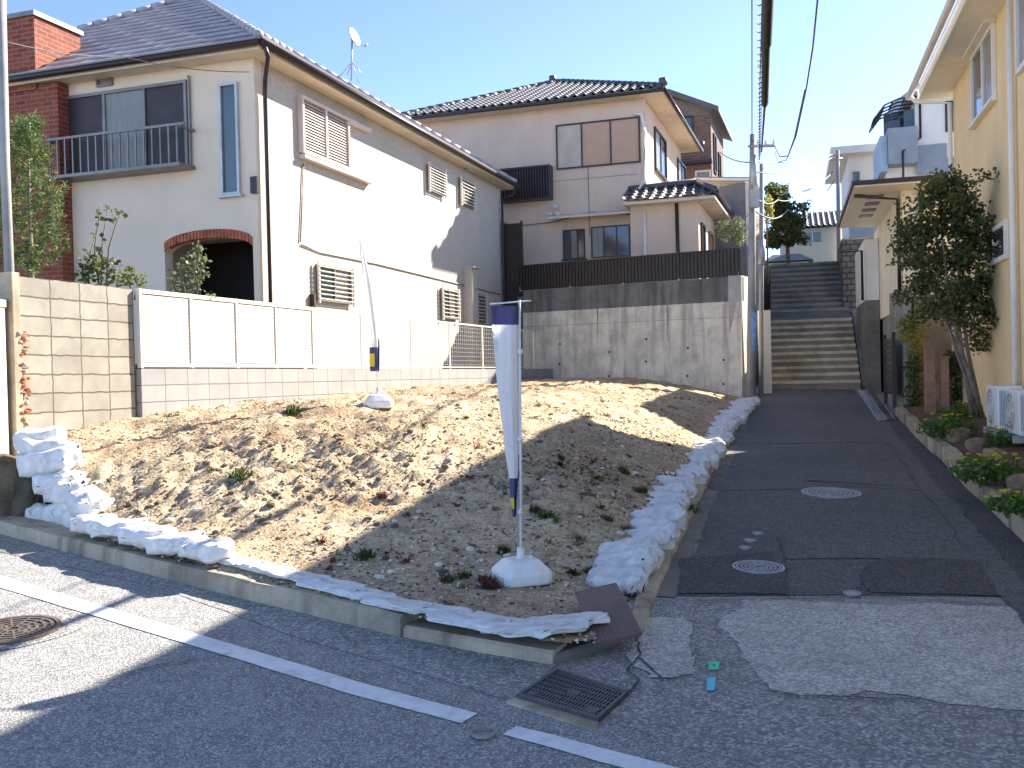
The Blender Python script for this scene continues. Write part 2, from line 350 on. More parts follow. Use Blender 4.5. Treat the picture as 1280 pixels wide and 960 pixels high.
# cracks
mb = MB()
for pts in ([(812, 748), (880, 750), (985, 748), (1100, 745), (1280, 758)], [(985, 748), (982, 700), (972, 668)], [(793, 775), (800, 820), (785, 838), (800, 850), (780, 870)], [(960, 862), (1000, 869), (1130, 873), (1200, 880)], [(1075, 742), (1078, 712), (1095, 702), (1170, 698)], [(130, 850), (200, 830), (260, 822), (310, 812)], [(800, 822), (830, 848), (875, 846)]):
    P3 = [G(*q, dz=.0135) for q in pts]; fine = []
    for a, b in zip(P3[:-1], P3[1:]):
        n_ = max(2, int((b - a).length / .06))
        for k in range(n_):
            p = a.lerp(b, k / n_); p.x += random.uniform(-.012, .012); p.y += random.uniform(-.012, .012); fine.append(p)
    for a, b in zip(fine[:-1], fine[1:]):
        d = (b - a); s_ = Vector((-d.y, d.x, 0)).normalized() * random.uniform(.003, .008)
        mb.add([a - s_, b - s_, b + s_, a + s_], [(0, 1, 2, 3)])
mb.build('pavement_crack', M['black'], kind='structure')
# white line
def strip(name, top, bot, m, dz):
    pts = [g2(*p) for p in top] + [g2(*p) for p in reversed(bot)]; return plane_poly(name, pts, m, dz, rag=.006, seed=9)
strip('white_road_line', [(-200, 664), (0, 720), (200, 779), (440, 851), (597, 893)], [(-200, 677), (0, 735), (200, 795), (440, 869), (576, 905)], M['line'], .005)
strip('white_road_line', [(645, 909), (700, 922), (850, 962), (1000, 1003)], [(628, 919), (700, 939), (850, 981), (1000, 1024)], M['line'], .005)
# light gutter band along the kerb
plane_poly('road_shoulder', [g2(-100, 645), g2(0, 668), g2(250, 728), g2(500, 797), g2(700, 830), g2(640, 877), g2(500, 835), g2(380, 800), g2(200, 735), g2(0, 690), g2(-100, 665)], M['apron2'], .003, rag=.01, seed=11)

# ------------------------------------------------------------ vacant lot terrain
CPT = []
def cp(px, py, z): p = PZ(px, py, z); CPT.append((p.x, p.y, z)); return p
def cg(px, py, dz):
    p = G(px, py, dz); CPT.append((p.x, p.y, p.z)); return p
# along the kerb
for q in [(115, 672), (170, 688), (257, 706), (350, 728), (430, 745), (500, 762), (600, 790), (690, 806), (740, 800)]: cg(*q, .13)
# alley foot
for q in [(775, 745), (800, 712), (830, 655), (860, 612), (884, 578), (908, 545), (932, 510)]: cg(*q, .04)
for q in [(815, 745), (845, 690), (872, 640), (892, 590), (925, 530), (945, 500)]: cg(*q, -.03)
# plateau
for q in [(30, 548, 1.06), (90, 540, 1.16), (165, 523, 1.26), (250, 515, 1.3), (350, 512, 1.3), (473, 511, 1.32), (560, 500, 1.36), (300, 500, 1.32), (450, 490, 1.36), (640, 486, 1.42)]: cp(*q)
for (x, y) in [(-4.4, 12), (-3.6, 14), (-2.2, 18), (-.6, 22), (1.0, 25.5), (0, 19), (-1.5, 15), (2.5, 24.5), (3.3, 23.6), (1.5, 20), (1.2, 18), (2.4, 21.5)]: CPT.append((x, y, 1.40 if y > 14 else 1.32))
# front slope (photo column, row, distance)
for (px, py, Y) in [(95, 600, 9.0), (130, 640, 8.55), (90, 565, 9.6), (180, 590, 9.1), (180, 640, 8.3), (190, 555, 9.9), (300, 690, 7.35), (300, 650, 7.95), (300, 610, 8.7), (300, 570, 9.5), (300, 530, 10.3),
        (400, 700, 7.15), (400, 660, 7.9), (415, 610, 8.8), (430, 570, 9.6), (450, 532, 10.45), (540, 740, 6.35), (540, 680, 7.4), (540, 630, 8.4), (540, 580, 9.6), (540, 535, 11.1), (545, 500, 13.2),
        (652, 725, 6.85), (655, 690, 7.4), (655, 640, 8.3), (650, 600, 9.2), (645, 560, 10.5), (650, 520, 12.6), (655, 490, 16), (740, 700, 7.25), (760, 650, 8.3), (775, 600, 9.8), (780, 560, 11.6), (785, 520, 14.2), (790, 495, 17.2), (790, 482, 20.2), (850, 560, 12.3), (862, 530, 15.2), (872, 500, 18.8)]:
    p = PY(px, py, Y); CPT.append((p.x, p.y, p.z))
CA = np.array(CPT)
def tps(r2): return r2 * np.log(np.sqrt(r2) + 1e-9)
_d = ((CA[:, None, :2] - CA[None, :, :2]) ** 2).sum(-1); nC = len(CA)
_A = np.zeros((nC + 3, nC + 3)); _A[:nC, :nC] = tps(_d) + np.eye(nC) * .6; _A[:nC, nC] = 1; _A[:nC, nC + 1:] = CA[:, :2]; _A[nC, :nC] = 1; _A[nC + 1:, :nC] = CA[:, :2].T
_w = np.linalg.solve(_A, np.r_[CA[:, 2], 0, 0, 0])
def lotz0(X, Y):
    X = np.asarray(X, float).ravel(); Y = np.asarray(Y, float).ravel(); d = (X[:, None] - CA[None, :, 0]) ** 2 + (Y[:, None] - CA[None, :, 1]) ** 2
    return tps(d) @ _w[:nC] + _w[nC] + _w[nC + 1] * X + _w[nC + 2] * Y
# lot outline
KB = [G(*q, dz=.10) for q in [(132, 684), (160, 691), (257, 716), (400, 750), (500, 772), (600, 797), (690, 812), (742, 806)]]
AB = [G(*q, dz=-.03) for q in [(812, 758), (845, 695), (872, 645), (895, 592), (915, 555), (947, 500)]]
POLY = [(p.x, p.y) for p in KB] + [(p.x, p.y) for p in AB] + [(5.9, 23.2), (1.3, 26.3), (-4.9, 11.4), (-5.3, 9.85), (-4.9, 9.6), (-4.45, 9.25), (-4.2, 8.9)]
def inside(x, y, P=POLY):
    c = False; j = len(P) - 1
    for i in range(len(P)):
        if (P[i][1] > y) != (P[j][1] > y) and x < (P[j][0] - P[i][0]) * (y - P[i][1]) / (P[j][1] - P[i][1]) + P[i][0]: c = not c
        j = i
    return c
st = .045; x0, x1, y0, y1 = -6.4, 6.6, 4.6, 27
nx, ny = int((x1 - x0) / st) + 1, int((y1 - y0) / st) + 1
XX, YY = np.meshgrid(x0 + np.arange(nx) * st, y0 + np.arange(ny) * st)
ZZ = np.concatenate([lotz0(XX[j], YY[j]) for j in range(ny)]).reshape(ny, nx)
for j in range(ny):
    for i in range(nx):
        x, y = XX[j, i], YY[j, i]
        band = max(0, min(1, 1 - abs((y - .25 * x) - 9.0) / 2.2)) * (1 if x < 1.5 else .4); n_ = fbm(x * .9, y * .9, 3) * .06 + fbm(x * 3.2, y * 3.2, 8) * (.04 + .03 * band) + abs(noise.noise(Vector((x * 7, y * 7, 1)))) * (.045 + .07 * band) + noise.noise(Vector((x * 15, y * 15, 4))) * (.014 + .03 * band)
        ZZ[j, i] += n_ * min(1, max(.15, (ZZ[j, i] - gz(x, y) - .05) / .4))
mask = np.zeros((ny, nx), bool)
for j in range(ny):
    for i in range(nx): mask[j, i] = inside(XX[j, i], YY[j, i])
idx = -np.ones((ny, nx), int); vs = []; fs = []
def vid(j, i):
    if idx[j, i] < 0: idx[j, i] = len(vs); vs.append((XX[j, i], YY[j, i], ZZ[j, i]))
    return idx[j, i]
for j in range(ny - 1):
    for i in range(nx - 1):
        if mask[j, i] and mask[j, i + 1] and mask[j + 1, i] and mask[j + 1, i + 1]: fs.append((vid(j, i), vid(j, i + 1), vid(j + 1, i + 1), vid(j + 1, i)))
mb = MB(); mb.add(vs, fs, sm=True); lot = mb.build('vacant_lot_ground', M['dirt'], kind='structure')
def lz(x, y):
    fx = (x - x0) / st; fy = (y - y0) / st; i = max(0, min(nx - 2, int(fx))); j = max(0, min(ny - 2, int(fy))); fx -= i; fy -= j
    return ZZ[j, i] * (1 - fx) * (1 - fy) + ZZ[j, i + 1] * fx * (1 - fy) + ZZ[j + 1, i] * (1 - fx) * fy + ZZ[j + 1, i + 1] * fx * fy
def lotp(px, py):
    "march a pixel's ray to the lot surface"
    d = ray(px, py); t = 4.5
    while t < 30:
        p = CP + d * t
        if x0 < p.x < x1 and y0 < p.y < y1 and p.z < lz(p.x, p.y): return Vector((p.x, p.y, lz(p.x, p.y)))
        t += .02
    return G(px, py)
# stones: uncountable gravel on the slope
ICO = [(0, 0, 1), (.89, 0, .45), (.28, .85, .45), (-.72, .53, .45), (-.72, -.53, .45), (.28, -.85, .45), (.72, .53, -.45), (-.28, .85, -.45), (-.89, 0, -.45), (-.28, -.85, -.45), (.72, -.53, -.45), (0, 0, -1)]
ICF = [(0, 1, 2), (0, 2, 3), (0, 3, 4), (0, 4, 5), (0, 5, 1), (1, 6, 2), (2, 7, 3), (3, 8, 4), (4, 9, 5), (5, 10, 1), (6, 7, 2), (7, 8, 3), (8, 9, 4), (9, 10, 5), (10, 6, 1), (11, 7, 6), (11, 8, 7), (11, 9, 8), (11, 10, 9), (11, 6, 10)]
def stone(mb, p, s, mi=0):
    a = random.uniform(0, 6.28); ca, sa = math.cos(a), math.sin(a); sx, sy, sz = s * random.uniform(.7, 1.3), s * random.uniform(.6, 1), s * random.uniform(.35, .75)
    vs = []
    for v in ICO:
        k = random.uniform(.8, 1.15); x, y, z = v[0] * sx * k, v[1] * sy * k, v[2] * sz * k; vs.append((p[0] + x * ca - y * sa, p[1] + x * sa + y * ca, p[2] + z))
    mb.add(vs, ICF, mi=mi)
gm1 = mat('gravel_pale', (.66, .58, .47), .9, var=.3, scale=14); gm2 = mat('gravel_brown', (.42, .31, .21), .9, var=.4, scale=14); gm3 = mat('gravel_dark', (.13, .10, .08), .9, var=.3, scale=14)
mb = MB(); cnt = 0
while cnt < 26000:
    if random.random() < .6: x = random.uniform(-5.5, 2.6); y = random.uniform(5, 14)
    else: x = random.uniform(-4, 6); y = random.uniform(5, 25)
    if not inside(x, y): continue
    z = lz(x, y); dens = .35 + .9 * (fbm(x * .8, y * .8, 5)) + (.35 if z < 1.25 else -.1); band = max(0, 1 - abs((y - .25 * x) - 9.0) / 2.2) * (x < 1.5)
    if random.random() > dens: continue
    s = .005 + .015 * random.random() ** 2.6
    if random.random() < .008 + .05 * band: s = random.uniform(.018, .045)
    stone(mb, (x, y, z + s * .2), s, random.choice([0, 1, 2, 2, 2] if random.random() < band * 1.3 else [0, 0, 1, 1, 2])); cnt += 1
mb.build('loose_gravel', [gm1, gm2, gm3], kind='stuff')
tag(bpy.data.objects['loose_gravel'], 'loose pale stones and clods scattered over the sandy slope of the empty plot', 'gravel')
# dead grass and straw
def blade(mb, p, L, wd, lean, az, mi=0, droop=.3):
    d = Vector((math.cos(az) * lean, math.sin(az) * lean, 1)).normalized(); s_ = Vector((-math.sin(az), math.cos(az), 0)) * wd
    p = Vector(p); q = p + d * L * .55; e = q + (d + Vector((math.cos(az), math.sin(az), -.4)) * droop).normalized() * L * .45
    mb.add([p - s_, p + s_, q + s_ * .8, q - s_ * .8, e], [(0, 1, 2, 3), (3, 2, 4)], mi=mi)
mb = MB(); cnt = 0
while cnt < 9000:
    x = random.uniform(-5.5, 6); y = random.uniform(5, 25)
    if not inside(x, y): continue
    z = lz(x, y)
    top = z > 1.2 and y > 10.5
    if random.random() > (.9 if top else .25) * (.4 + 1.2 * max(0, fbm(x, y, 9) + .4)): continue
    L = random.uniform(.03, .09); blade(mb, (x, y, z), L, .002 + .002 * random.random(), random.uniform(.8, 4), random.uniform(0, 6.28)); cnt += 1
tag(mb.build('dead_grass', M['straw'], kind='stuff'), 'dry straw coloured grass lying over the top of the empty plot', 'dead grass')
# weeds
mb = MB()
def tuft(mb, p, r, n, mi, h=1.0):
    for _ in range(n):
        a = random.uniform(0, 6.28); q = Vector(p) + Vector((math.cos(a), math.sin(a), 0)) * r * random.random() * .7; q.z = lz(q.x, q.y)
        blade(mb, q, r * random.uniform(.5, 1.2) * h, .004 + r * .03, random.uniform(.3, 2.0), random.uniform(0, 6.28), mi)
for (px, py, r, mi) in [(368, 517, .12, 0), (300, 596, .12, 0), (455, 697, .09, 0), (580, 722, .06, 0), (560, 727, .06, 0), (740, 717, .06, 0), (716, 718, .05, 0), (682, 648, .08, 0), (670, 640, .06, 0), (748, 600, .06, 0), (702, 575, .05, 0), (612, 735, .09, 1), (605, 728, .06, 1), (560, 762, .05, 0), (686, 778, .05, 0), (700, 582, .05, 0), (630, 690, .06, 0), (478, 620, .05, 1), (790, 745, .10, 1), (780, 728, .07, 1), (862, 640, .12, 0), (838, 600, .12, 1), (800, 615, .08, 0), (780, 590, .07, 0), (760, 650, .05, 0), (840, 618, .1, 0)]:
    tuft(mb, lotp(px, py), r * 1.35, 80, mi, .8)
for _ in range(520):
    x, y = random.uniform(-5, 4.5), random.uniform(5.5, 20)
    if inside(x, y) and (x > -1 or random.random() < .35): tuft(mb, (x, y, lz(x, y)), random.uniform(.03, .085), random.randint(10, 30), 0 if random.random() < .55 else 1, .7)
tag(mb.build('small_weeds', [M['leafw'], M['leafr']], kind='stuff'), 'small green and reddish weeds dotted over the sandy slope', 'weeds')

# ------------------------------------------------------------ kerbs
def kerb_run(name, pts, h, wid, m, back=1, wob=.006):
    "pts: foot of the road face; the kerb stands behind it"
    mb = MB(); P = [Vector((p[0], p[1], 0)) for p in pts]; fine = []
    for a, b in zip(P[:-1], P[1:]):
        n_ = max(1, int((b - a).length / .25))
        for k in range(n_): fine.append(a.lerp(b, k / n_))
    fine.append(P[-1]); rows = []
    for i, p in enumerate(fine):
        d = (fine[min(i + 1, len(fine) - 1)] - fine[max(0, i - 1)]).normalized(); nn = Vector((-d.y, d.x, 0)) * back
        if callable(h): hh = h(i / (len(fine) - 1))
        else: hh = h
        w1 = random.uniform(-wob, wob); b0 = gz(p.x, p.y)
        prof = [(0, -.05), (.012, hh - .02 + w1), (.03, hh + w1), (wid, hh + .005 + w1), (wid, -.05)]
        rows.append([(p + nn * (q[0] + w1 * .6)) + Vector((0, 0, b0 + q[1])) for q in prof])
    vs = [q for r in rows for q in r]; fs = []
    for i in range(len(rows) - 1):
        for k in range(4): fs.append((i * 5 + k, i * 5 + k + 1, (i + 1) * 5 + k + 1, (i + 1) * 5 + k))
    fs += [(0, 1, 2, 3, 4), tuple((len(rows) - 1) * 5 + k for k in range(5))[::-1]]
    mb.add(vs, fs); return mb.build(name, m, kind='structure')
kerb_run('kerb', [g2(-120, 640), g2(0, 668), g2(257, 738), g2(500, 797)], lambda t: .10 + .04 * t, .42, M['kerb'])
kerb_run('kerb', [g2(503, 797), g2(600, 817), g2(690, 832)], .075, .22, M['kerb'])
kerb_run('kerb', [g2(694, 831), g2(760, 810), g2(790, 795)], .055, .35, M['gutterc'])

kerb_run('kerb', [g2(806, 790), g2(812, 770), g2(842, 700), g2(874, 632), g2(900, 575), g2(944, 497)], .045, .12, M['kerb'], back=1, wob=.02)
# ------------------------------------------------------------ sandbags
def bagmesh(seed, L=.5, W=.3, H=.13, wr=1.0):
    bm = bmesh.new(); bmesh.ops.create_cube(bm, size=2); bmesh.ops.subdivide_edges(bm, edges=bm.edges[:], cuts=9, use_grid_fill=True)
    for v in bm.verts:
        x, y, z = v.co; r = (abs(x) ** 3.2 + abs(y) ** 3.2 + .0001) ** (1 / 3.2)
        s_ = 1 / max(1, r) if r > 1 else 1; x *= s_; y *= s_
        t = max(0, 1 - max(abs(x), abs(y)) ** 5 * .86); z = z * (t ** .5)
        nv = noise.noise_vector(Vector((x * 1.5 + seed * 9, y * 1.5, z + seed)))
        cr = 1 - abs(noise.noise(Vector((x * 3.1 + seed * 3, y * 4.5, z * 1.2)))) * 2
        X = x * L / 2 * (1 + .12 * nv.x); Y = y * W / 2 * (1 + .15 * nv.y); Z = z * H / 2 * (1 + .45 * nv.z)
        k = max(0, cr - .62) * wr * .06; Z -= k * (1 if z > 0 else 0); Z += noise.noise(Vector((x * 7 + seed, y * 7, z * 3))) * .008 * wr
        if x > .85: Y *= .55; Z += .01
        v.co = (X, Y, Z + H / 2 * .85)
    me = bpy.data.meshes.new('sandbag'); bm.to_mesh(me); bm.free()
    for p in me.polygons: p.use_smooth = True
    me.materials.append(M['bag']); return me
BV = [bagmesh(i, .52, .31, .17, .9) for i in range(6)]; BT = [bagmesh(10 + i, .56, .27, .055, .8) for i in range(4)]
def bag(me, p, az, label, group, tilt=(0, 0), s=1.0, sy=1.0, sz=1.0):
    o = bpy.data.objects.new('sandbag', me); sc.collection.objects.link(o); o.location = p; o.rotation_euler = (tilt[0], tilt[1], az); o.scale = (s, s * sy, s * sz)
    return tag(o, label, 'sandbag', group)
GK = 'sandbags stacked and laid along the roadside kerb'
ORD = ['first', 'second', 'third', 'fourth', 'fifth', 'sixth', 'seventh', 'eighth', 'ninth', 'tenth', 'eleventh', 'twelfth', 'thirteenth', 'fourteenth', 'fifteenth', 'sixteenth', 'seventeenth', 'eighteenth', 'nineteenth', 'twentieth'] 
ORD += ['twenty-' + o for o in ORD[:9]] + ['thirtieth'] + ['thirty-' + o for o in ORD[:9]] + ['fortieth'] + ['forty-' + o for o in ORD[:9]] + ['fiftieth'] + ['fifty-' + o for o in ORD[:9]]
kaz = math.atan2(-.58, .81)
for k, (px, py, Y, az, s, lab) in enumerate([
        (63, 655, 9.25, -.5, 1.0, 'lowest fat white sandbag, beside the dark rocks by the kerb'),
        (92, 640, 9.1, -.9, 1.05, 'fat white sandbag lying low in the stack right of the dark rocks'),
        (76, 615, 9.15, -.4, 1.0, 'plump white sandbag halfway down the stack below the block wall'),
        (66, 590, 9.3, -.2, 1.15, 'wide white sandbag under the two top ones below the block wall'),
        (60, 575, 9.4, .1, 1.0, 'white sandbag second from the top of the stack below the block wall'),
        (52, 558, 9.5, .3, .9, 'small topmost white sandbag right under the block wall'),
        (95, 655, 9.0, -.7, 1.1, 'big white sandbag where the stack reaches the kerb'),
        (84, 628, 9.1, -.8, 1.1, 'rumpled white sandbag in the middle of the stack, just above the big ones'),
        (112, 641, 8.8, -.9, 1.0, 'white sandbag leaning on the dirt behind the big ones at the foot of the stack'),
        (118, 652, 8.9, -.4, 1.1, 'second big white sandbag lying on the kerb below the stack')]):
    p = PY(px, py, Y - .12); bag(BV[k % 6], p, az, lab, GK, (random.uniform(-.15, .15), random.uniform(-.15, .15)), s, 1.0, 1.25)
row = [(118, 668), (150, 674), (185, 684), (222, 693), (258, 701), (296, 709), (335, 718), (375, 728), (415, 740), (455, 750), (497, 762), (540, 775), (588, 790), (636, 795), (680, 798), (708, 789)]
for k, (px, py) in enumerate(row):
    thin = k > 4; p = G(px, py - ((11 if k > 10 else 5) if thin else 4), .15 if thin else .165)
    az = kaz + (1.05 if k >= 14 else (.12 if k > 9 else 0)) + random.uniform(-.08, .08) * (1 if thin else 3)
    bag((BT if thin else BV)[k % 4], p + Vector((0, 0, -.004 if thin else 0)), az, ('thin flat' if thin else 'plump') + ' white sandbag lying on the kerb, ' + ORD[k] + ' to the right of the stack', GK, (random.uniform(-.03, .03), .035 if thin else random.uniform(-.06, .06)), random.uniform(.95, 1.1), .72 if thin else .9, .8 if thin else .9)
al = [(783, 740), (800, 700), (822, 655), (845, 625), (868, 590), (888, 560), (905, 540), (934, 507)]
pl = [G(*q) for q in al]; seg = []
for a, b in zip(pl[:-1], pl[1:]):
    n_ = max(1, round((b - a).length / .33)); seg += [a.lerp(b, k / n_) for k in range(n_)]
seg.append(pl[-1]); print('alley bags', len(seg))
for k, p in enumerate(seg):
    az = math.atan2(-.279, .96) + random.uniform(-.45, .45)
    z = gz(p.x, p.y); nm = ORD[k] if k < len(ORD) else 'far'
    bag(BV[random.randrange(6)], Vector((p.x + random.uniform(-.07, .07), p.y + random.uniform(-.03, .03), z + .02)), az, 'grubby white sandbag beside the alley, ' + nm + ' in the row from the brown board', 'sandbags in the row beside the alley', (random.uniform(.2, .5), random.uniform(-.2, .1)), random.uniform(.82, 1.02), 1.0, random.uniform(.8, 1.2))

# ------------------------------------------------------------ block wall, rocks, fence
def wallrun(name, A_, B_, z0a, z0b, z1a, z1b, th, m, parent, uv0=0):
    "vertical wall from A to B (xy) with UVs in metres"
    a, b = Vector(A_), Vector(B_); d = (b - a).normalized(); n_ = Vector((-d.y, d.x)) * th; L = (b - a).length
    mb = MB(); P = [(a.x, a.y, z0a), (b.x, b.y, z0b), (b.x + n_.x, b.y + n_.y, z0b), (a.x + n_.x, a.y + n_.y, z0a), (a.x, a.y, z1a), (b.x, b.y, z1b), (b.x + n_.x, b.y + n_.y, z1b), (a.x + n_.x, a.y + n_.y, z1a)]
    P = [(x, y, z) for x, y, z in P]
    fs = [(3, 2, 1, 0), (4, 5, 6, 7), (0, 1, 5, 4), (1, 2, 6, 5), (2, 3, 7, 6), (3, 0, 4, 7)]
    uvs = [[(0, 0)] * 4, [(0, .1), (L, .1), (L, .1), (0, .1)], [(0, z0a - z1a), (L, z0b - z1b), (L, 0), (0, 0)], [(0, z0b - z1b), (th, z0b - z1b), (th, 0), (0, 0)], [(L, z0b - z1b), (0, z0a - z1a), (0, 0), (L, 0)], [(th, z0a - z1a), (0, z0a - z1a), (0, 0), (th, 0)]]
    mb.add(P, fs, uvs); return mb.build(name, m, parent)
WA = PY(22, 345, 9.75); WB = PY(166, 361, 11.25)
bw = empty('block_wall', (0, 0, 0), label='tall weathered beige concrete block wall at the left edge of the plot', cat='block wall')
wallrun('block_panel', (WA.x, WA.y), (WB.x, WB.y), .9, 1.05, WA.z, WB.z, .15, M['block'], bw)
d_ = (WB.xy - WA.xy).normalized()
mb = MB(); q = Vector((WA.x, WA.y)) - d_ * .02
f0 = Vector((-d_.y, d_.x))
mb.hexa([(*(q - d_ * .10 - f0 * .05), .3), (*(q - f0 * .05), .3), (*(q + f0 * .16), .3), (*(q - d_ * .10 + f0 * .16), .3), (*(q - d_ * .10 - f0 * .05), WA.z + .03), (*(q - f0 * .05), WA.z + .03), (*(q + f0 * .16), WA.z + .03), (*(q - d_ * .10 + f0 * .16), WA.z + .03)])
mb.build('end_post', M['kerb'], bw, bevel=.01)
mb = MB(); rng = random.Random(4)
for k in range(60):
    t = rng.uniform(0, 1); z = 1.15 + t * 1.1
    stone(mb, (*(q + d_ * rng.uniform(-.03, .09) - f0 * .04), z), rng.uniform(.02, .045), 0 if rng.random() < .5 else 1)
mb.build('broken_brick_edge', [mat('broken_orange_brick', (.45, .16, .07), .9, var=.4, scale=20), M['kerb']], bw)
# pillar to the left of it (cream, runs down to the kerb)
pp = PY(-12, 400, 9.3)
nb = empty('gate_pillar', (pp.x, pp.y, .3), .1, 'cream plastered pillar cut by the left edge of the photo', 'pillar')
mb = MB(); mb.box(-.35, .02, 0, .3, .55, PY(5, 382, 9.3).z - .3); mb.build('pillar_shaft', M['soffit'], nb, bevel=.01)
mb = MB(); mb.box(-.38, .035, -.015, .33, PY(5, 382, 9.3).z - .298, PY(5, 382, 9.3).z - .22); mb.build('pillar_cap', M['kerb'], nb, bevel=.01)
# rocks
def rockmesh(seed, sx, sy, sz):
    bm = bmesh.new(); bmesh.ops.create_icosphere(bm, subdivisions=4, radius=1)
    for v in bm.verts:
        c = v.co.copy(); k = 1 + .22 * noise.noise(c * 1.2 + Vector((seed, 0, 0))) + .07 * noise.noise(c * 4 + Vector((seed, 3, 0)))
        m_ = max(abs(c.x), abs(c.y), abs(c.z)); k *= (1 / m_) ** .45; v.co = Vector((c.x * sx, c.y * sy, c.z * sz)) * k
    me = bpy.data.meshes.new('rock'); bm.to_mesh(me); bm.free(); me.materials.append(M['rock'])
    for p in me.polygons: p.use_smooth = True
    return me
for k, (px, py, sx, sz, lab) in enumerate([(6, 600, .26, .24, 'dark brown boulder under the gate pillar at the left edge'), (38, 622, .20, .26, 'tall mossy boulder wedged left of the sandbag stack'), (15, 640, .22, .15, 'low dark boulder sitting on the kerb at the left edge'), (-35, 610, .25, .3, 'boulder under the pillar cut by the left edge'), (30, 588, .16, .13, 'small dark boulder on top of the others, right under the block wall')]):
    p = PY(px, py, 9.4 + .1 * (k == 4)); o = bpy.data.objects.new('boulder', rockmesh(k * 3.1, sx, .22, sz)); sc.collection.objects.link(o); o.location = p; o.rotation_euler = (.1 * k, .2, k)
    tag(o, lab, 'boulder', 'boulders under the gate pillar')
# grey block base + fence
FA = PY(176, 460, 11.25); FB = PY(694, 461, 25.1)
fd = (FB.xy - FA.xy).normalized(); fn = Vector((-fd.y, fd.x)); FL = (FB.xy - FA.xy).length
fz0 = FA.z; fz1 = FB.z
bb = empty('fence_base_wall', (0, 0, 0), label='low grey concrete block wall carrying the white fences along the plot', cat='block wall')
wallrun('block_courses', FA.xy, FB.xy, .9, 1.2, fz0 - .006, fz1 - .006, .13, M['block2'], bb)
wallrun('red_brick_course', FA.xy + fd * .02 + fn * .03, FA.xy + fd * 3.4 + fn * .03, fz0 - .03, fz0 - .03, fz0 + .045, fz0 + .045, .07, mat('thin_red_course', (.3, .1, .06), .8), bb)
mb = MB()
mb.hexa([(*(WB.xy + d_ * .01), .9), (*(FA.xy - fd * .01), .9), (*(FA.xy - fd * .01 + fn * .3), .9), (*(WB.xy + d_ * .01 + fn * .3), .9), (*(WB.xy + d_ * .01), WB.z - .5), (*(FA.xy - fd * .01), WB.z - .5), (*(FA.xy - fd * .01 + fn * .3), WB.z - .5), (*(WB.xy + d_ * .01 + fn * .3), WB.z - .5)])
def fz(s_): return fz0 + (fz1 - fz0) * s_ / FL
def fp(s_, off, z): q = FA.xy + fd * s_ + fn * off; return Vector((q.x, q.y, z))
def fbox(mb, s0, s1, o0, o1, za, zb):
    mb.hexa([fp(s0, o0, fz(s0) + za), fp(s1, o0, fz(s1) + za), fp(s1, o1, fz(s1) + za), fp(s0, o1, fz(s0) + za), fp(s0, o0, fz(s0) + zb), fp(s1, o0, fz(s1) + zb), fp(s1, o1, fz(s1) + zb), fp(s0, o1, fz(s0) + zb)])
def s_at(px):   # fence arclength at a photo column
    d = ray(px, 440).xy; det = d.x * -fd.y + fd.x * d.y
    a = FA.xy; t = (a.x * -fd.y + fd.x * a.y) / det; p = d * t; return (p - a).dot(fd)
FH = .93
lf = empty('louvre_fence', fp(0, 0, fz0), label='cream louvred panel fence on the grey block wall right of the beige one', cat='fence')
def sub(mb, name, m, root, **k):
    L = root.location; mb.v = [(x - L.x, y - L.y, z - L.z) for x, y, z in mb.v]; return mb.build(name, m, root, **k)
cols = [s_at(x) for x in (177, 240, 297, 346, 392)]
for a, b in zip(cols[:-1], cols[1:]):
    mb = MB(); n_ = 17
    for k in range(n_):
        z = .07 + k * (FH - .13) / n_; a0, b0 = a + .03, b - .03
        P = [fp(a0, .008, fz(a0) + z), fp(b0, .008, fz(b0) + z), fp(b0, .035, fz(b0) + z + .012), fp(a0, .035, fz(a0) + z + .012)]
        mb.hexa([P[0], P[1], P[2], P[3], P[0] + Vector((0, 0, .040)), P[1] + Vector((0, 0, .040)), P[2] + Vector((0, 0, .034)), P[3] + Vector((0, 0, .034))])
    fbox(mb, a + .03, b - .03, .036, .04, .07, FH - .05)
    sub(mb, 'louvre_panel', M['whitealu'], lf)
    for za, zb in ((.012, .06), (FH - .05, FH)):
        mb = MB(); fbox(mb, a + .022, b - .022, -.005, .045, za, zb); sub(mb, 'rail', M['whitealu'], lf)
for a in cols:
    mb = MB(); fbox(mb, a - .02, a + .02, -.008, .05, .0, FH + .004); sub(mb, 'post', M['whitealu'], lf)
mf = empty('mesh_fence', fp(cols[-1], 0, fz(cols[-1])), label='thin pale wire mesh fence on the grey block wall in front of the white house', cat='fence')
pc = [s_at(x) for x in (396, 453, 515, 563, 604, 640, 668, 694)]
for a, b in zip(pc[:-1], pc[1:]):
    mb = MB(); s_ = a + .05
    while s_ < b - .03:
        fbox(mb, s_ - .0022, s_ + .0022, .02, .024, .05, FH - .03); s_ += .1
    for z in [.08 + .085 * k for k in range(10)]: fbox(mb, a + .02, b - .02, .0245, .0285, z, z + .004)
    sub(mb, 'mesh_panel', M['greyfence'], mf)
for a in pc:
    mb = MB(); fbox(mb, a - .016, a + .016, .0, .03, .0, FH); sub(mb, 'post', M['whitealu'], mf)
mb = MB(); fbox(mb, pc[0], pc[-1], -.004, .019, FH - .03, FH); sub(mb, 'top_rail', M['whitealu'], mf)
mb = MB(); fbox(mb, pc[0], pc[-1], -.004, .019, .02, .04); sub(mb, 'bottom_rail', M['whitealu'], mf)

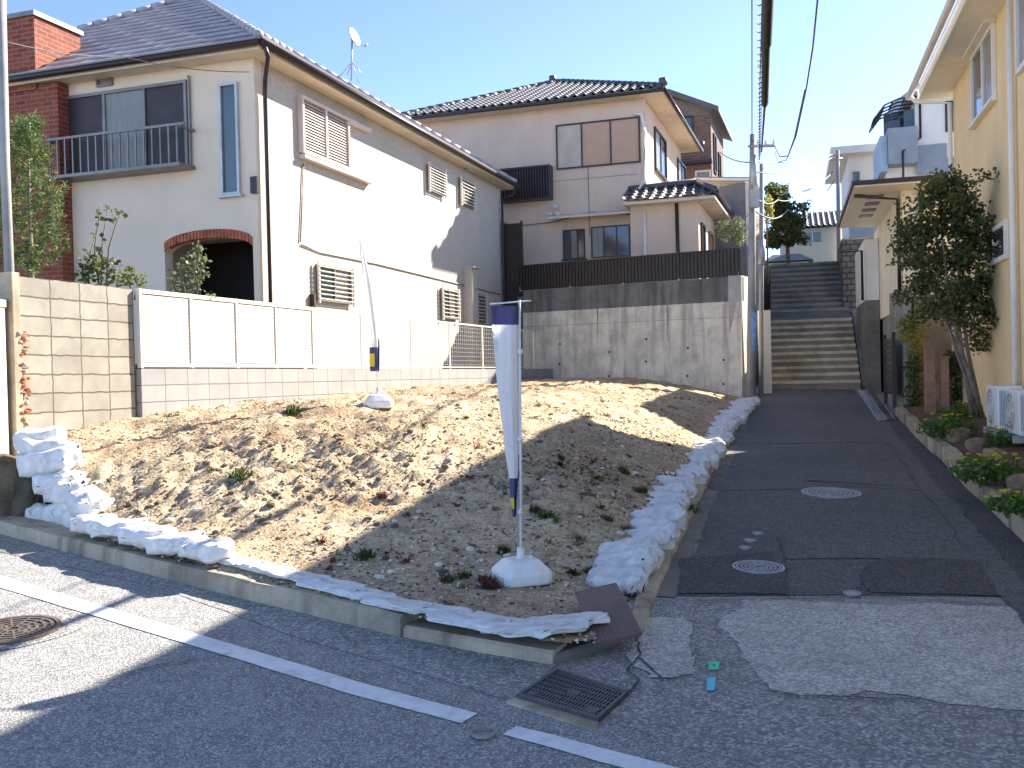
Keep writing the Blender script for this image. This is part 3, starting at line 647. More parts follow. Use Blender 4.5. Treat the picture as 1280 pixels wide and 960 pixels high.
# ------------------------------------------------------------ roof helpers
def roof_plane(mb, A_, B_, C_, D_, kind, row=.25, thick=.03):
    "A,B eave left/right; C,D top right/left. kind: slate | kawara"
    A_, B_, C_, D_ = map(Vector, (A_, B_, C_, D_)); e = (B_ - A_).normalized(); nrm = e.cross((D_ - A_ + C_ - B_)).normalized()
    if nrm.z < 0: nrm = -nrm
    up = nrm.cross(e).normalized()
    if up.z < 0: up = -up
    H = (D_ - A_).dot(up); nr = max(1, int(H / row)); 
    for i in range(nr):
        v0, v1 = i / nr, (i + 1) / nr
        l0, r0, l1, r1 = A_.lerp(D_, v0), B_.lerp(C_, v0), A_.lerp(D_, v1), B_.lerp(C_, v1)
        if kind == 'slate':
            P = [l0 + nrm * thick, r0 + nrm * thick, r1 + nrm * .004, l1 + nrm * .004, l0, r0]
            uv = lambda p: ((p - A_).dot(e), (p - A_).dot(up))
            off = row / H * 0
            mb.add(P, [(0, 1, 2, 3), (4, 5, 1, 0)], [[((q - A_).dot(e), i * .24 + (.002 if k < 2 else .238)) for k, q in enumerate((l0, r0, r1, l1))], [(0, 0)] * 4])
        else:
            per = .27; n_ = 8; u0 = min((l0 - A_).dot(e), (l1 - A_).dot(e)); u1 = max((r0 - A_).dot(e), (r1 - A_).dot(e)); st_ = per / n_; k0 = int(u0 / st_) - 1; k1 = int(u1 / st_) + 2; prev = None; vs = []; fs = []
            for k in range(k0, k1):
                u = k * st_; ph = 2 * math.pi * (k % n_) / n_; h = .035 * math.cos(ph) + .012 * math.cos(2 * ph)
                def cl(a, b, uu): return max((a - A_).dot(e), min((b - A_).dot(e), uu))
                ua, ub = cl(l0, r0, u), cl(l1, r1, u)
                pa = A_ + e * ua + up * (H * v0) + nrm * (h + thick + .03); pb = A_ + e * ub + up * (H * v1) + nrm * (h + .03); pc_ = pa - nrm * (thick + .01)
                vs += [pa, pb, pc_]
            m_ = k1 - k0
            for k in range(m_ - 1): fs += [(3 * k, 3 * k + 3, 3 * k + 4, 3 * k + 1), (3 * k + 2, 3 * k + 5, 3 * k + 3, 3 * k)]
            mb.add(vs, fs)
def hip_roof(x0, x1, y0, y1, z, pitch, root, kind, m, ridge_r=.09, soffit=None, soffit_z=None, name='roof', fascia=None, fh=.16):
    w_, d_ = x1 - x0, y1 - y0; h = min(w_, d_) / 2; H = h * math.tan(pitch)
    if w_ >= d_: R1, R2 = (x0 + h, y0 + h, z + H), (x1 - h, y0 + h, z + H)
    else: R1, R2 = (x0 + h, y0 + h, z + H), (x0 + h, y1 - h, z + H)
    a, b, c, d = (x0, y0, z), (x1, y0, z), (x1, y1, z), (x0, y1, z); mb = MB()
    if w_ >= d_: pls = [(a, b, R2, R1), (b, c, R2, R2), (c, d, R1, R2), (d, a, R1, R1)]; hips = [(a, R1), (d, R1), (b, R2), (c, R2), (R1, R2)]
    else: pls = [(a, b, R1, R1), (b, c, R2, R1), (c, d, R2, R2), (d, a, R1, R2)]; hips = [(a, R1), (b, R1), (c, R2), (d, R2), (R1, R2)]
    for q in pls: roof_plane(mb, *q, kind, .36 if kind == 'slate' else .25)
    mb.add([a, b, c, d], [(0, 1, 2, 3)])
    rf = mb.build(name, m, root)
    mb = MB()
    for p, q in hips:
        p, q = Vector(p) + Vector((0, 0, .04)), Vector(q) + Vector((0, 0, .04))
        if (p - q).length < .05: continue
        n_ = max(2, int((q - p).length / .3)); 
        for k in range(n_):
            s0, s1 = p.lerp(q, k / n_), p.lerp(q, (k + 1) / n_ * 1.0); mb.tube([s0, s1], ridge_r * 1.0, 8, ridge_r * .86)
        if kind == 'kawara': mb.tube([p + (p - q).normalized() * .03 + Vector((0, 0, .02)), p + (p - q).normalized() * .03 + Vector((0, 0, .2))], ridge_r * 1.2, 8)
    mb.build('ridge_cap', m, rf, smooth=True)
    if soffit:
        mb = MB(); zs = soffit_z if soffit_z is not None else z - fh
        mb.box(x0 + .03, x1 - .03, y0 + .03, y1 - .03, zs, zs + .02); mb.build('soffit', soffit, root)
        mb = MB()
        mb.box(x0, x1, y0, y0 + .03, z - fh, z - .003); mb.box(x0, x1, y1 - .03, y1, z - fh, z - .003); mb.box(x0, x0 + .03, y0 + .03, y1 - .03, z - fh, z - .003); mb.box(x1 - .03, x1, y0 + .03, y1 - .03, z - fh, z - .003)
        mb.build('fascia', fascia or soffit, root)
    return rf
def gutter_run(root, pts, m, r=.055):
    mb = MB(); mb.tube(pts, r, 8); return mb.build('gutter', m, root)
def pipe(root, pts, m, r=.035, name='downpipe'):
    mb = MB(); mb.tube(pts, r, 8); return mb.build(name, m, root)
def window(face, x0, y0, x1, y1, fm, gm, mull=(.5,), fw=.045, d=.0, name='window', glass2=None, px=True, sill=False):
    u0, u1, z0, z1 = face.rect(x0, y0, x1, y1) if px else (x0, x1, y0, y1)
    mb = MB(); face.ring(mb, u0, u1, z0, z1, fw, d + .004, d + .06)
    for m_ in mull: um = u0 + (u1 - u0) * m_; face.box(mb, um - fw * .5, um + fw * .5, z0 + fw, z1 - fw, d + .004, d + .05)
    fr = mb.build(name, fm, face.root)
    ed = [0] + list(mull) + [1]
    for k, (a, b) in enumerate(zip(ed[:-1], ed[1:])):
        ua = u0 + (u1 - u0) * a + (fw if k == 0 else fw * .5) ; ub = u0 + (u1 - u0) * b - (fw if b == 1 else fw * .5)
        g = gm[k % len(gm)] if isinstance(gm, list) else gm
        mb = MB(); face.box(mb, ua, ub, z0 + fw, z1 - fw, d + .005, d + .02); mb.build('pane', g, fr)
    if sill:
        mb = MB(); face.box(mb, u0 - .05, u1 + .05, z0 - .04, z0 - .002, d + .004, d + .1); mb.build('sill', fm, fr)
    return fr, (u0, u1, z0, z1)
def wallface(face, name, u0, u1, z0, z1, m, th=.15, uv=True):
    mb = MB(); P = [face.p(u0, -th, z0), face.p(u1, -th, z0), face.p(u1, 0, z0), face.p(u0, 0, z0), face.p(u0, -th, z1), face.p(u1, -th, z1), face.p(u1, 0, z1), face.p(u0, 0, z1)]
    U = lambda *i: [[(u0, z0), (u1, z0), (u1, z0), (u0, z0), (u0, z1), (u1, z1), (u1, z1), (u0, z1)][k] for k in i]
    fs = [(3, 2, 1, 0), (4, 5, 6, 7), (0, 1, 5, 4), (1, 2, 6, 5), (2, 3, 7, 6), (3, 0, 4, 7)]
    mb.add(P, fs, [U(*f) if k not in (3, 5) else [(0, z0), (th, z0), (th, z1), (0, z1)] for k, f in enumerate(fs)]); return mb.build(name, m, face.root)

# ------------------------------------------------------------ house 1: cream stucco house
H1 = empty('stucco_house', (-3.9, 15.0, 1.2), R_(-18.5), 'large cream stucco house with purple slate roof left of the plot', 'house')
F1 = Face(H1, (0, 0, 0), (1, 0, 0), (0, -1, 0)); S1 = Face(H1, (0, 0, 0), (0, 1, 0), (1, 0, 0))
WH = S1.uz(331, 78)[1] ; WH = 5.47
LEN = S1.uz(627, 300)[0]; W1 = 7.7
print('house1 len', LEN, 'eave', F1.uz(325, 66), S1.uz(628, 225))
# front wall with arched opening
ua, ub = F1.uz(206, 320)[0], F1.uz(321, 320)[0]; zs = F1.uz(262, 313)[1]; zc = F1.uz(262, 297)[1]
ub = min(ub, -.1); mid = (ua + ub) / 2
def arch(u): t = (u - mid) / ((ub - ua) / 2); return zs + (zc - zs) * math.sqrt(max(0, 1 - t * t * .985))
bricku = F1.uz(80, 250)[0]
mb = MB(); N_ = 20; us = [ua + (ub - ua) * k / N_ for k in range(N_ + 1)]
def slab(a, b, za0, zb0, z1):
    mb.hexa([F1.p(a, -.2, za0), F1.p(b, -.2, zb0), F1.p(b, 0, zb0), F1.p(a, 0, za0), F1.p(a, -.2, z1), F1.p(b, -.2, z1), F1.p(b, 0, z1), F1.p(a, 0, z1)])
slab(bricku, ua, -.5, -.5, WH); slab(ub, 0, -.5, -.5, WH)
for a, b in zip(us[:-1], us[1:]): slab(a, b, arch(a), arch(b), WH)
mb.build('front_wall', M['shade_lifted_stucco'], H1)
mb = MB(); us = [ua - .0 + (ub - ua) * k / 26 for k in range(27)]
for k, (a, b) in enumerate(zip(us[:-1], us[1:])):
    g_ = .006; a2, b2 = a + g_, b - g_
    mb.hexa([F1.p(a2, -.1, arch(a2) - .005), F1.p(b2, -.1, arch(b2) - .005), F1.p(b2, .02, arch(b2) - .005), F1.p(a2, .02, arch(a2) - .005), F1.p(a2, -.1, arch(a2) + .13), F1.p(b2, -.1, arch(b2) + .13), F1.p(b2, .02, arch(b2) + .13), F1.p(a2, .02, arch(a2) + .13)])
mb.build('brick_arch', mat('arch_brick', (.42, .12, .06), .8, var=.4, scale=9), H1)
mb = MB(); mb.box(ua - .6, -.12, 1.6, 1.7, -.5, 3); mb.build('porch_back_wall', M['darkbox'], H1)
mb = MB(); mb.box(ua - .6, ua - .5, .2, 1.6, -.5, 3); mb.box(ua - .6, -.2, .2, 1.6, 2.9, 3.0); mb.build('porch_ceiling', M['soffit'], H1)
mb = MB()
for k in range(12): uu = mid - .05 + k * .09; mb.box(uu, uu + .08, 1.5, 1.56, -.5, 1.9)
mb.build('porch_door', mat('dark_door', (.06, .03, .02), .6), H1)
wallface(S1, 'side_wall', .202, LEN, -.5, WH, M['sun_toned_stucco'], .2)
mb = MB(); mb.box(-W1, -.21, LEN - .2, LEN, -.5, WH); mb.box(-W1, -W1 + .2, 0, LEN - .21, -.5, WH); mb.build('back_wall', M['shade_lifted_stucco'], H1)
FB1 = Face(H1, (0, -.25, 0), (1, 0, 0), (0, -1, 0))
bu = FB1.uz(76, 250)[0]
wallface(FB1, 'brick_wall', bu - 4, bu, -.5, WH - .02, M['brick'], .3)
cx0, cx1 = FB1.uz(4, 50, .05)[0], FB1.uz(42, 50, .05)[0]; cz = FB1.uz(42, 14, .05)[1]
CH = Face(H1, (0, -.3, 0), (1, 0, 0), (0, -1, 0))
mb = MB(); z0_, z1_ = WH + .1, cz
x0_, x1_, y0_, y1_ = cx0 - .1, cx1, -.28, .75
ch = MB()
def uvbox(mb, x0, x1, y0, y1, z0, z1):
    P = [(x0, y0, z0), (x1, y0, z0), (x1, y1, z0), (x0, y1, z0), (x0, y0, z1), (x1, y0, z1), (x1, y1, z1), (x0, y1, z1)]; fs = [(3, 2, 1, 0), (4, 5, 6, 7), (0, 1, 5, 4), (1, 2, 6, 5), (2, 3, 7, 6), (3, 0, 4, 7)]
    mb.add(P, fs, [[((P[i][0] if k in (0, 1, 2, 4) else P[i][1]), (P[i][2] if k > 1 else P[i][1])) for i in f] for k, f in enumerate(fs)])
uvbox(ch, x0_, x1_, y0_, y1_, z0_ - .2, z1_ - .06); chim = ch.build('chimney', M['brick'], H1)
mb = MB(); mb.box(x0_ - .04, x1_ + .04, y0_ - .04, y1_ + .04, z1_ - .058, z1_ + .02); mb.build('chimney_cap', M['alu'], chim)
hip_roof(-W1 - .5, .36, -.38, LEN + .25, WH + .14, R_(33.0), H1, 'slate', M['slate'], .07, M['soffit'], WH + .002)
gutter_run(H1, [(-W1 - .5, -.44, WH + .06), (.40, -.44, WH + .06)], M['gutter'])
gutter_run(H1, [(.42, -.44, WH + .06), (.42, LEN + .25, WH + .06)], M['gutter'])
pipe(H1, [(.42, -.35, WH + .05), (.42, -.25, WH - .12), (.10, .16, WH - .3), (.08, .17, WH - .6), (.08, .17, -.4)], M['gutter'])
pipe(H1, [(.42, LEN + .1, WH + .05), (.3, LEN + .1, WH - .2), (.08, LEN - .12, WH - .3), (.08, LEN - .1, -.4)], M['gutter'])
# balcony window on front
fr, (u0, u1, z0, z1) = window(F1, 82, 122, 238, 212, M['alu'], [M['shut'], M['curtain'], M['shut']], (.333, .66), .05, name='balcony_window')
z0 = F1.uz(160, 212)[1]; rl = F1.uz(165, 163, .35)[1]
mb = MB(); F1.box(mb, u0 - .04, u1 + .1, z0 - .12, z0 - .07, .0, .4); F1.box(mb, u0 - .08, u1 + .2, rl - .02, rl + .02, .36, .40)
n_ = 17
for k in range(n_): uu = u0 + (u1 - u0 + .05) * k / (n_ - 1); F1.box(mb, uu - .012, uu + .012, z0 - .07, rl - .02, .37, .39)
F1.box(mb, u0 - .06, u0 - .03, rl - .04, rl, .005, .38); F1.box(mb, u1 + .08, u1 + .11, rl - .04, rl, .005, .38)
F1.box(mb, u0 - .06, u0 - .035, z0 - .07, z1, .02, .06); F1.box(mb, u1 + .03, u1 + .055, z0 - .1, z1 + .06, .02, .06)
mb.build('balcony_railing', M['alu'], H1)
# rolling slats of the shutters
window(F1, 275, 106, 302, 243, M['steel'], M['glassg'], (), .04, name='slit_window', sill=True)
mb = MB(); a = F1.rect(122, 95, 142, 107); F1.ring(mb, *a, .03, .003, .05); F1.box(mb, a[0] + .03, a[1] - .03, a[2] + .03, a[3] - .03, .003, .02); mb.build('vent', M['alu'], H1)
mb = MB(); a = F1.rect(316, 222, 325, 242); F1.box(mb, a[0], a[1], a[2], a[3], .003, .08); mb.build('meter_box', M['gutter'], H1)
# side: shutter box
def louver(face, rect, n, fm, name='shutter', mull=(.5,)):
    u0, u1, z0, z1 = rect; mb = MB(); face.ring(mb, u0, u1, z0, z1, .05, .003, .11)
    for q in mull: um = u0 + (u1 - u0) * q; face.box(mb, um - .03, um + .03, z0 + .05, z1 - .05, .003, .1)
    fr = mb.build(name, fm, face.root); mb = MB()
    for k in range(n):
        z = z0 + .06 + (z1 - z0 - .12) * k / n; h = (z1 - z0 - .12) / n
        mb.hexa([face.p(u0 + .05, .05, z), face.p(u1 - .05, .05, z), face.p(u1 - .05, .085, z - .01), face.p(u0 + .05, .085, z - .01), face.p(u0 + .05, .02, z + h * .85), face.p(u1 - .05, .02, z + h * .85), face.p(u1 - .05, .045, z + h * .8), face.p(u0 + .05, .045, z + h * .8)])
    mb.build('slats', fm, fr); return fr
shm = mat('pinkish_shutter', (.66, .56, .50), .5, var=.08)
a = S1.uz(371, 119); b = S1.uz(432, 211); r_ = (a[0], b[0], S1.uz(371, 190)[1], a[1])
louver(S1, r_, 17, shm)
c = S1.uz(458, 163); mb = MB(); S1.box(mb, r_[1] + .0, c[0], r_[3] - .06, r_[3], .003, .12); S1.box(mb, r_[0], S1.uz(460, 222)[0], r_[2] - .09, r_[2] - .03, .003, .13); mb.build('shutter_rail', shm, H1)
def grille_window(face, x0, y0, x1, y1, mats_, n=9, mull=(.5,)):
    fr, (u0, u1, z0, z1) = window(face, x0, y0, x1, y1, M['alu'], mats_, mull, .035)
    mb = MB()
    for k in range(n): z = z0 + (z1 - z0) * (k + .5) / n; face.box(mb, u0 - .05, u1 + .05, z - .007, z + .007, .10, .115)
    for uu in (u0 - .03, u1 + .03): face.box(mb, uu - .02, uu + .02, z0 - .04, z1 + .04, .062, .10)
    mb.build('grille', M['whitealu'], fr)
grille_window(S1, 394, 330, 437, 381, [M['glassg'], M['curtain']], 8)
grille_window(S1, 533, 205, 553, 246, [M['curtain'], M['glassg']], 9)
grille_window(S1, 573, 222, 590, 262, [M['curtain'], M['glassg']], 8)
grille_window(S1, 550, 360, 570, 400, [M['glassg'], M['curtain']], 8)
grille_window(S1, 593, 367, 605, 403, [M['curtain'], M['glassg']], 8)
mb = MB()
for pts in ([(375, 306), (400, 316), (470, 330), (560, 352), (600, 362)], [(378, 205), (376, 260), (374, 303)], [(600, 362), (625, 368)]):
    P = []
    for q in pts: u, z = S1.uz(*q); P.append(S1.p(u, .02, z))
    mb.tube(P, .012, 6)
mb.build('wall_cable', M['alu'], H1)
u, z = S1.uz(582, 336); mb = MB(); S1.box(mb, u - .18, u + .18, -.4, z, .0, .22); S1.box(mb, u - .2, u + .35, z, z + .03, .0, .3); mb.build('flue_box', M['sun_toned_stucco'], H1)
u, z = S1.uz(580, 207); mb = MB(); mb.tube([S1.p(u, 0, z), S1.p(u, .1, z)], .09, 12); mb.build('round_vent', M['alu'], H1)
# satellite dish on the roof
dp = PY(441, 100, 20.0); dish = empty('satellite_dish', dp, 0, 'small satellite dish on a braced mast above the cream house roof', 'satellite dish')
def rel(px, py, Y=20.0): return PY(px, py, Y) - dp
mb = MB(); mb.tube([rel(439, 101), rel(440, 48)], .018, 8)
for q in ((424, 96, 20.2), (449, 104, 20.3), (452, 92, 19.7), (434, 94, 19.7)): mb.tube([rel(440, 78), rel(*q)], .01, 6)
mb.tube([rel(441, 52), rel(456, 58, 19.6)], .008, 6)
mb.build('mast', M['steel'], dish)
mb = MB(); c = rel(441, 47); ax = Vector((.9, -.35, .3)).normalized(); a = ax.cross(Vector((0, 0, 1))).normalized(); b = ax.cross(a); vs = []; fs = []
for i in range(6):
    r = .21 * i / 5 + .001
    for k in range(20): t = 2 * math.pi * k / 20; vs.append(c + (a * math.cos(t) + b * math.sin(t)) * r + ax * (r * r * .9))
for i in range(5):
    for k in range(20): k2 = (k + 1) % 20; fs.append((i * 20 + k, i * 20 + k2, (i + 1) * 20 + k2, (i + 1) * 20 + k))
mb.add(vs, fs, sm=True); o = mb.build('dish', mat('dish_grey', (.10, .09, .095), .5), dish); so_ = o.modifiers.new('s', 'SOLIDIFY'); so_.thickness = .012
mb = MB(); q = rel(456, 58, 19.6); mb.tube([q, q + Vector((.05, -.04, .03))], .025, 8); mb.build('receiver', M['steel'], dish)

# ------------------------------------------------------------ retaining wall + house 2
RC = PY(926, 345, 22.7); rzb = gz(RC.x, RC.y) - .1
RD = Vector((-.883, .469))
RW = empty('retaining_wall', (RC.x, RC.y, 0), math.atan2(-RD.y, -RD.x), 'high stained concrete retaining wall at the back of the plot', 'retaining wall')
FR = Face(RW, (0, 0, 0), (1, 0, 0), (0, -1, 0))
ztop = RC.z; zband = FR.uz(926, 376)[1]; uL = -5.8
bat = .12
mb = MB(); mb.hexa([FR.p(uL, -.4, rzb), FR.p(.0, -.4, rzb), FR.p(.0, bat, rzb), FR.p(uL, bat, rzb), FR.p(uL, -.4, zband), FR.p(0, -.4, zband), FR.p(0, 0, zband), FR.p(uL, 0, zband)]); mb.build('wall_face', M['ret'], RW)
mb = MB(); FR.box(mb, uL, -.03, zband + .001, ztop, -.4, -.03); mb.build('wall_top_band', M['rettop'], RW)
mb = MB()
for px in (748, 835): u, z = FR.uz(px, 420); FR.box(mb, u - .003, u + .003, 1.5, zband, 0, bat + .004 - .08)
mb.build('panel_joint', M['gutterc'], RW)
mb = MB()
for k, (px, py) in enumerate([(762, 470), (762, 440), (808, 452), (808, 424), (700, 430), (700, 455), (860, 470), (860, 435), (905, 450), (905, 480)]):
    u, z = FR.uz(px, py, .04); t_ = max(0, min(1, (zband - z) / (zband - rzb))); FR.box(mb, u - .025, u + .025, z - .025, z + .025, 0, bat * t_ + .004)
tie = mb.build('form_tie_mark', M['black'], RW); tie['kind'] = 'stuff'
u, z = FR.uz(835, 400, .04); mb = MB(); FR.box(mb, uL + .01, -.01, z - .004, z + .004, 0, bat * (zband - z) / (zband - rzb) + .0035); mb.build('pour_line', M['gutterc'], RW)
# side face along the alley
sd = Matrix.Rotation(-RW.rotation_euler[2], 3, 'Z') @ Vector((A.x, A.y, 0))
SR = Face(RW, (0.0, 0, 0), sd, Vector((sd.y, -sd.x, 0)))
mb = MB(); mb.hexa([SR.p(.02, -.3, rzb), SR.p(7.5, -.3, rzb), SR.p(7.5, .06, rzb), SR.p(.02, .06, rzb), SR.p(.02, -.3, ztop + .02), SR.p(7.5, -.3, ztop + .6), SR.p(7.5, 0, ztop + .6), SR.p(.02, 0, ztop + .02)])
mb.build('side_wall', mat('pale_side_concrete', (.48, .45, .40), .85, var=.15, dirt=.4), RW)
# brown metal fence on top
bfz = FR.uz(923, 309)[1]
BF = empty('metal_fence', (RC.x, RC.y, ztop), RW.rotation_euler[2], 'dark brown ribbed metal fence on top of the concrete retaining wall', 'fence')
FBf = Face(BF, (0, 0, 0), (1, 0, 0), (0, -1, 0)); fh = bfz - ztop
mb = MB(); u = -6.0
while u < -.06: FBf.box(mb, u, u + .07, .03, fh - .03, -.10, -.07); u += .09
FBf.box(mb, -6.0, -.05, .02, fh - .03, -.12, -.101); mb.build('cladding', M['brownfence'], BF)
mb = MB(); FBf.box(mb, -6.0, -.03, fh - .029, fh, -.14, -.06); mb.build('top_rail', M['brownfence'], BF)
for k in range(5):
    mb = MB(); u = -.1 - k * 1.45; FBf.box(mb, u - .03, u + .03, .0, .12, -.15, -.08); mb.build('post', M['steel'], BF)

H2 = empty('tiled_house', (PY(808, 240, 27).x, 27, 3.75), R_(-18.5), 'two storey beige house with grey tiled roof above the retaining wall', 'house')
F2 = Face(H2, (0, 0, 0), (1, 0, 0), (0, -1, 0)); S2 = Face(H2, (0, 0, 0), (0, 1, 0), (1, 0, 0))
W2 = 7.0; D2 = 6.8; Z2 = F2.uz(803, 124)[1] ; print('h2 eave', Z2, 'left', F2.uz(535, 148))
wallface(F2, 'front_wall', -W2, 0, -.6, Z2 + .02, M['h2wall']); 
mb = MB(); mb.box(-.15, 0, .152, D2, -.6, Z2 + .02); mb.build('side_wall', M['h2wall'], H2)
mb = MB(); mb.box(-W2, -.16, D2 - .15, D2, -.6, Z2 + .02); mb.box(-W2, -W2 + .15, .01, D2 - .16, -.6, Z2 + .02); mb.build('back_wall', M['h2wall'], H2)
hip_roof(-W2 - .55, .6, -.52, D2 + .6, Z2 + .12, R_(23), H2, 'kawara', M['kawara'], .10, M['soffit'], Z2 + .022, fh=.09)
gutter_run(H2, [(-W2 - .55, -.58, Z2 + .04), (.65, -.58, Z2 + .04)], M['gutter']); gutter_run(H2, [(.66, -.58, Z2 + .04), (.66, D2 + .6, Z2 + .04)], M['gutter'])
panm = [mat('cream_shutter_box', (.56, .49, .38), .7), mat('pink_shutter', (.56, .36, .24), .6, var=.05), mat('pink_shutter_b', (.56, .36, .24), .6, var=.05)]
fr, r_ = window(F2, 695, 157, 801, 203, M['gutter'], panm, (.31, .655), .04, name='shuttered_window')
window(F2, 704, 288, 732, 323, M['gutter'], [M['glass'], M['curtain'], M['glass']], (.33, .66), .03, sill=True); window(F2, 739, 284, 788, 320, M['gutter'], [M['curtain'], M['glass'], M['glass']], (.33, .66), .03)
a = F2.rect(628, 214, 692, 250); mb = MB(); F2.ring(mb, *a, .05, .003, .35); bw_ = mb.build('lattice_balcony', M['gutter'], H2)
mb = MB(); u = a[0] + .06
while u < a[1] - .06: F2.box(mb, u, u + .04, a[2] + .05, a[3] - .05, .30, .33); u += .08
mb.build('lattice_bars', M['gutter'], bw_); mb = MB(); F2.box(mb, a[0] + .05, a[1] - .05, a[2] + .05, a[3] - .05, .003, .03); mb.build('lattice_back', M['darkbox'], bw_)
a = F2.rect(690, 272, 792, 281); mb = MB(); mb.hexa([F2.p(a[0], .0, a[3]), F2.p(a[1], .0, a[3]), F2.p(a[1], .5, a[3] - .12), F2.p(a[0], .5, a[3] - .12), F2.p(a[0], 0, a[3] + .07), F2.p(a[1], 0, a[3] + .07), F2.p(a[1], .5, a[3] - .06), F2.p(a[0], .5, a[3] - .06)]); mb.build('awning', M['soffit'], H2)
P = []
for q in [(792, 142), (802, 143), (806, 165), (806, 225), (800, 235), (787, 243), (786, 258), (797, 268), (792, 285), (790, 325)]: u, z = F2.uz(*q, .06); P.append(F2.p(u, .07, z))
pipe(H2, P, M['soffitw'], .045, 'white_duct')
P = []
for q in [(550, 240), (640, 283), (690, 278), (740, 265), (790, 268)]: u, z = F2.uz(*q, .04); P.append(F2.p(u, .05, z))
pipe(H2, P, M['wire'], .012, 'wall_cable')
for (px, py) in [(736, 200)]:
    pass
mb = MB(); u, z = F2.uz(736, 250); F2.box(mb, u - .01, u + .01, z - 1, z + 1.0, .001, .012); F2.box(mb, u - 4, u + 1.4, F2.uz(700, 211)[1] - .35, F2.uz(700, 211)[1] - .34, .001, .01); mb.build('wall_joint', M['gutterc'], H2)
for k, (px, py) in enumerate([(690, 268), (697, 258), (700, 268)]):
    u, z = F2.uz(px, py); mb = MB(); mb.tube([F2.p(u, .05, z), F2.p(u - .03, .22, z - .03)], .05, 10, .075); mb.tube([F2.p(u + .05, 0, z - .05), F2.p(u, .06, z)], .015, 6); mb.build('flood_light', M['whitealu'], H2)
# side windows (alley side)
for (x0_, y0_, x1_, y1_) in [(817, 158, 832, 222), (846, 197, 856, 235)]:
    a = S2.uz(x0_, y0_); b = S2.uz(x1_, y1_); z1 = a[1]; z0 = S2.uz(x0_, y0_ + (52 if x0_ < 840 else 30))[1]
    window(S2, a[0], z0, b[0], z1, M['gutter'], [M['curtain'], M['glass']], (.5,), .05, px=False, sill=True)
# entrance wing with its own small tiled roof
wx, wd = PY(860, 300, 26.2), 0
bx = F2.uz(868, 260, 1.3)[0]
mb = MB(); mb.box(-.36, bx, -.55, 5.5, -.6, F2.uz(820, 252)[1]); mb.build('entrance_wing', M['h2wall'], H2)
zw = F2.uz(820, 256)[1]
rp = MB(); roof_plane(rp, (-.5, -1.0, zw), (bx + .55, -1.0, zw), (bx - .1, 0.0, zw + .45), (-.5, 0.0, zw + .45), 'kawara')
roof_plane(rp, (bx + .55, -1.0, zw), (bx + .55, 6.0, zw), (bx - .1, 6.0, zw + .45), (bx - .1, 0, zw + .45), 'kawara')
mb = rp; wr = mb.build('wing_roof', M['kawara'], H2)
mb = MB(); mb.box(-.48, bx + .5, -.95, 6, zw - .1, zw - .02); mb.build('wing_soffit', M['soffit'], H2)
mb = MB(); mb.tube([(bx + .55, -1.0, zw + .1), (bx - .1, 0, zw + .55)], .09, 8); mb.tube([(-.5, 0, zw + .5), (bx - .1, 0, zw + .55)], .09, 8); mb.build('wing_ridge', M['kawara'], wr)
SW = Face(H2, (bx, -.55, 0), (0, 1, 0), (1, 0, 0))
window(SW, .4, .2, 1.1, 1.9, M['gutter'], M['glass'], (), .06, px=False, name='wing_window'); window(SW, 2.2, -.2, 3.0, 1.9, M['wood'], M['wood'], (), .06, px=False, name='entrance_door')
FW_ = Face(H2, (0, -.55, 0), (1, 0, 0), (0, -1, 0))
pipe(H2, [FW_.p(FW_.uz(846, 262)[0], .04, zw - .1), FW_.p(FW_.uz(847, 262)[0], .04, -.3)], M['gutter'], .05)
pipe(H2, [FW_.p(FW_.uz(806, 270)[0], .04, zw - .3), FW_.p(FW_.uz(806, 270)[0], .04, -.3)], M['soffitw'], .045)

# dark shed between the houses
sp = PY(636, 330, 26.0); sh = empty('side_gate', (sp.x, sp.y, 1.4), R_(-18.5), 'dark brown panel gate between the cream house and the beige house', 'gate')
mb = MB(); mb.box(-.12, .35, 0, .08, .3, PY(630, 280, 26).z - 1.4); mb.build('gate_panel', M['brownfence'], sh); mb = MB(); mb.box(-.16, -.13, -.02, .1, .0, PY(630, 277, 26).z - 1.4); mb.box(.36, .39, -.02, .1, 0, PY(630, 277, 26).z - 1.4); mb.build('gate_post', M['gutter'], sh)

# ------------------------------------------------------------ terraces left and right of the alley (structure)
SB = G(1018, 486); print('stair base', SB)
def terr(name, pts, z, m, zb=-1):
    mb = MB(); n_ = len(pts); mb.add([(x, y, zb) for x, y in pts] + [(x, y, z) for x, y in pts], [tuple(range(n_))[::-1], tuple(range(n_, 2 * n_))] + [(i, (i + 1) % n_, n_ + (i + 1) % n_, n_ + i) for i in range(n_)])
    return mb.build(name, m, kind='structure')
a0 = Vector((RC.x - .3, RC.y + .5)); 
terr('upper_terrace', [(a0.x, a0.y), (a0.x - 5.0, a0.y + 2.75), (a0.x - 6.5, a0.y + 6), (-20, 33), (-20, 60), (a0.x + 10, 60), (a0.x + A.x * 12 - .1, a0.y + A.y * 12)], 3.7, M['gutterc'])
terr('house_ground', [(-4.5, 11.6), (1.1, 25.4), (-.5, 28), (-20, 34), (-30, 20), (-8, 10.2), (-5.6, 9.9)], 1.22, M['soil'])

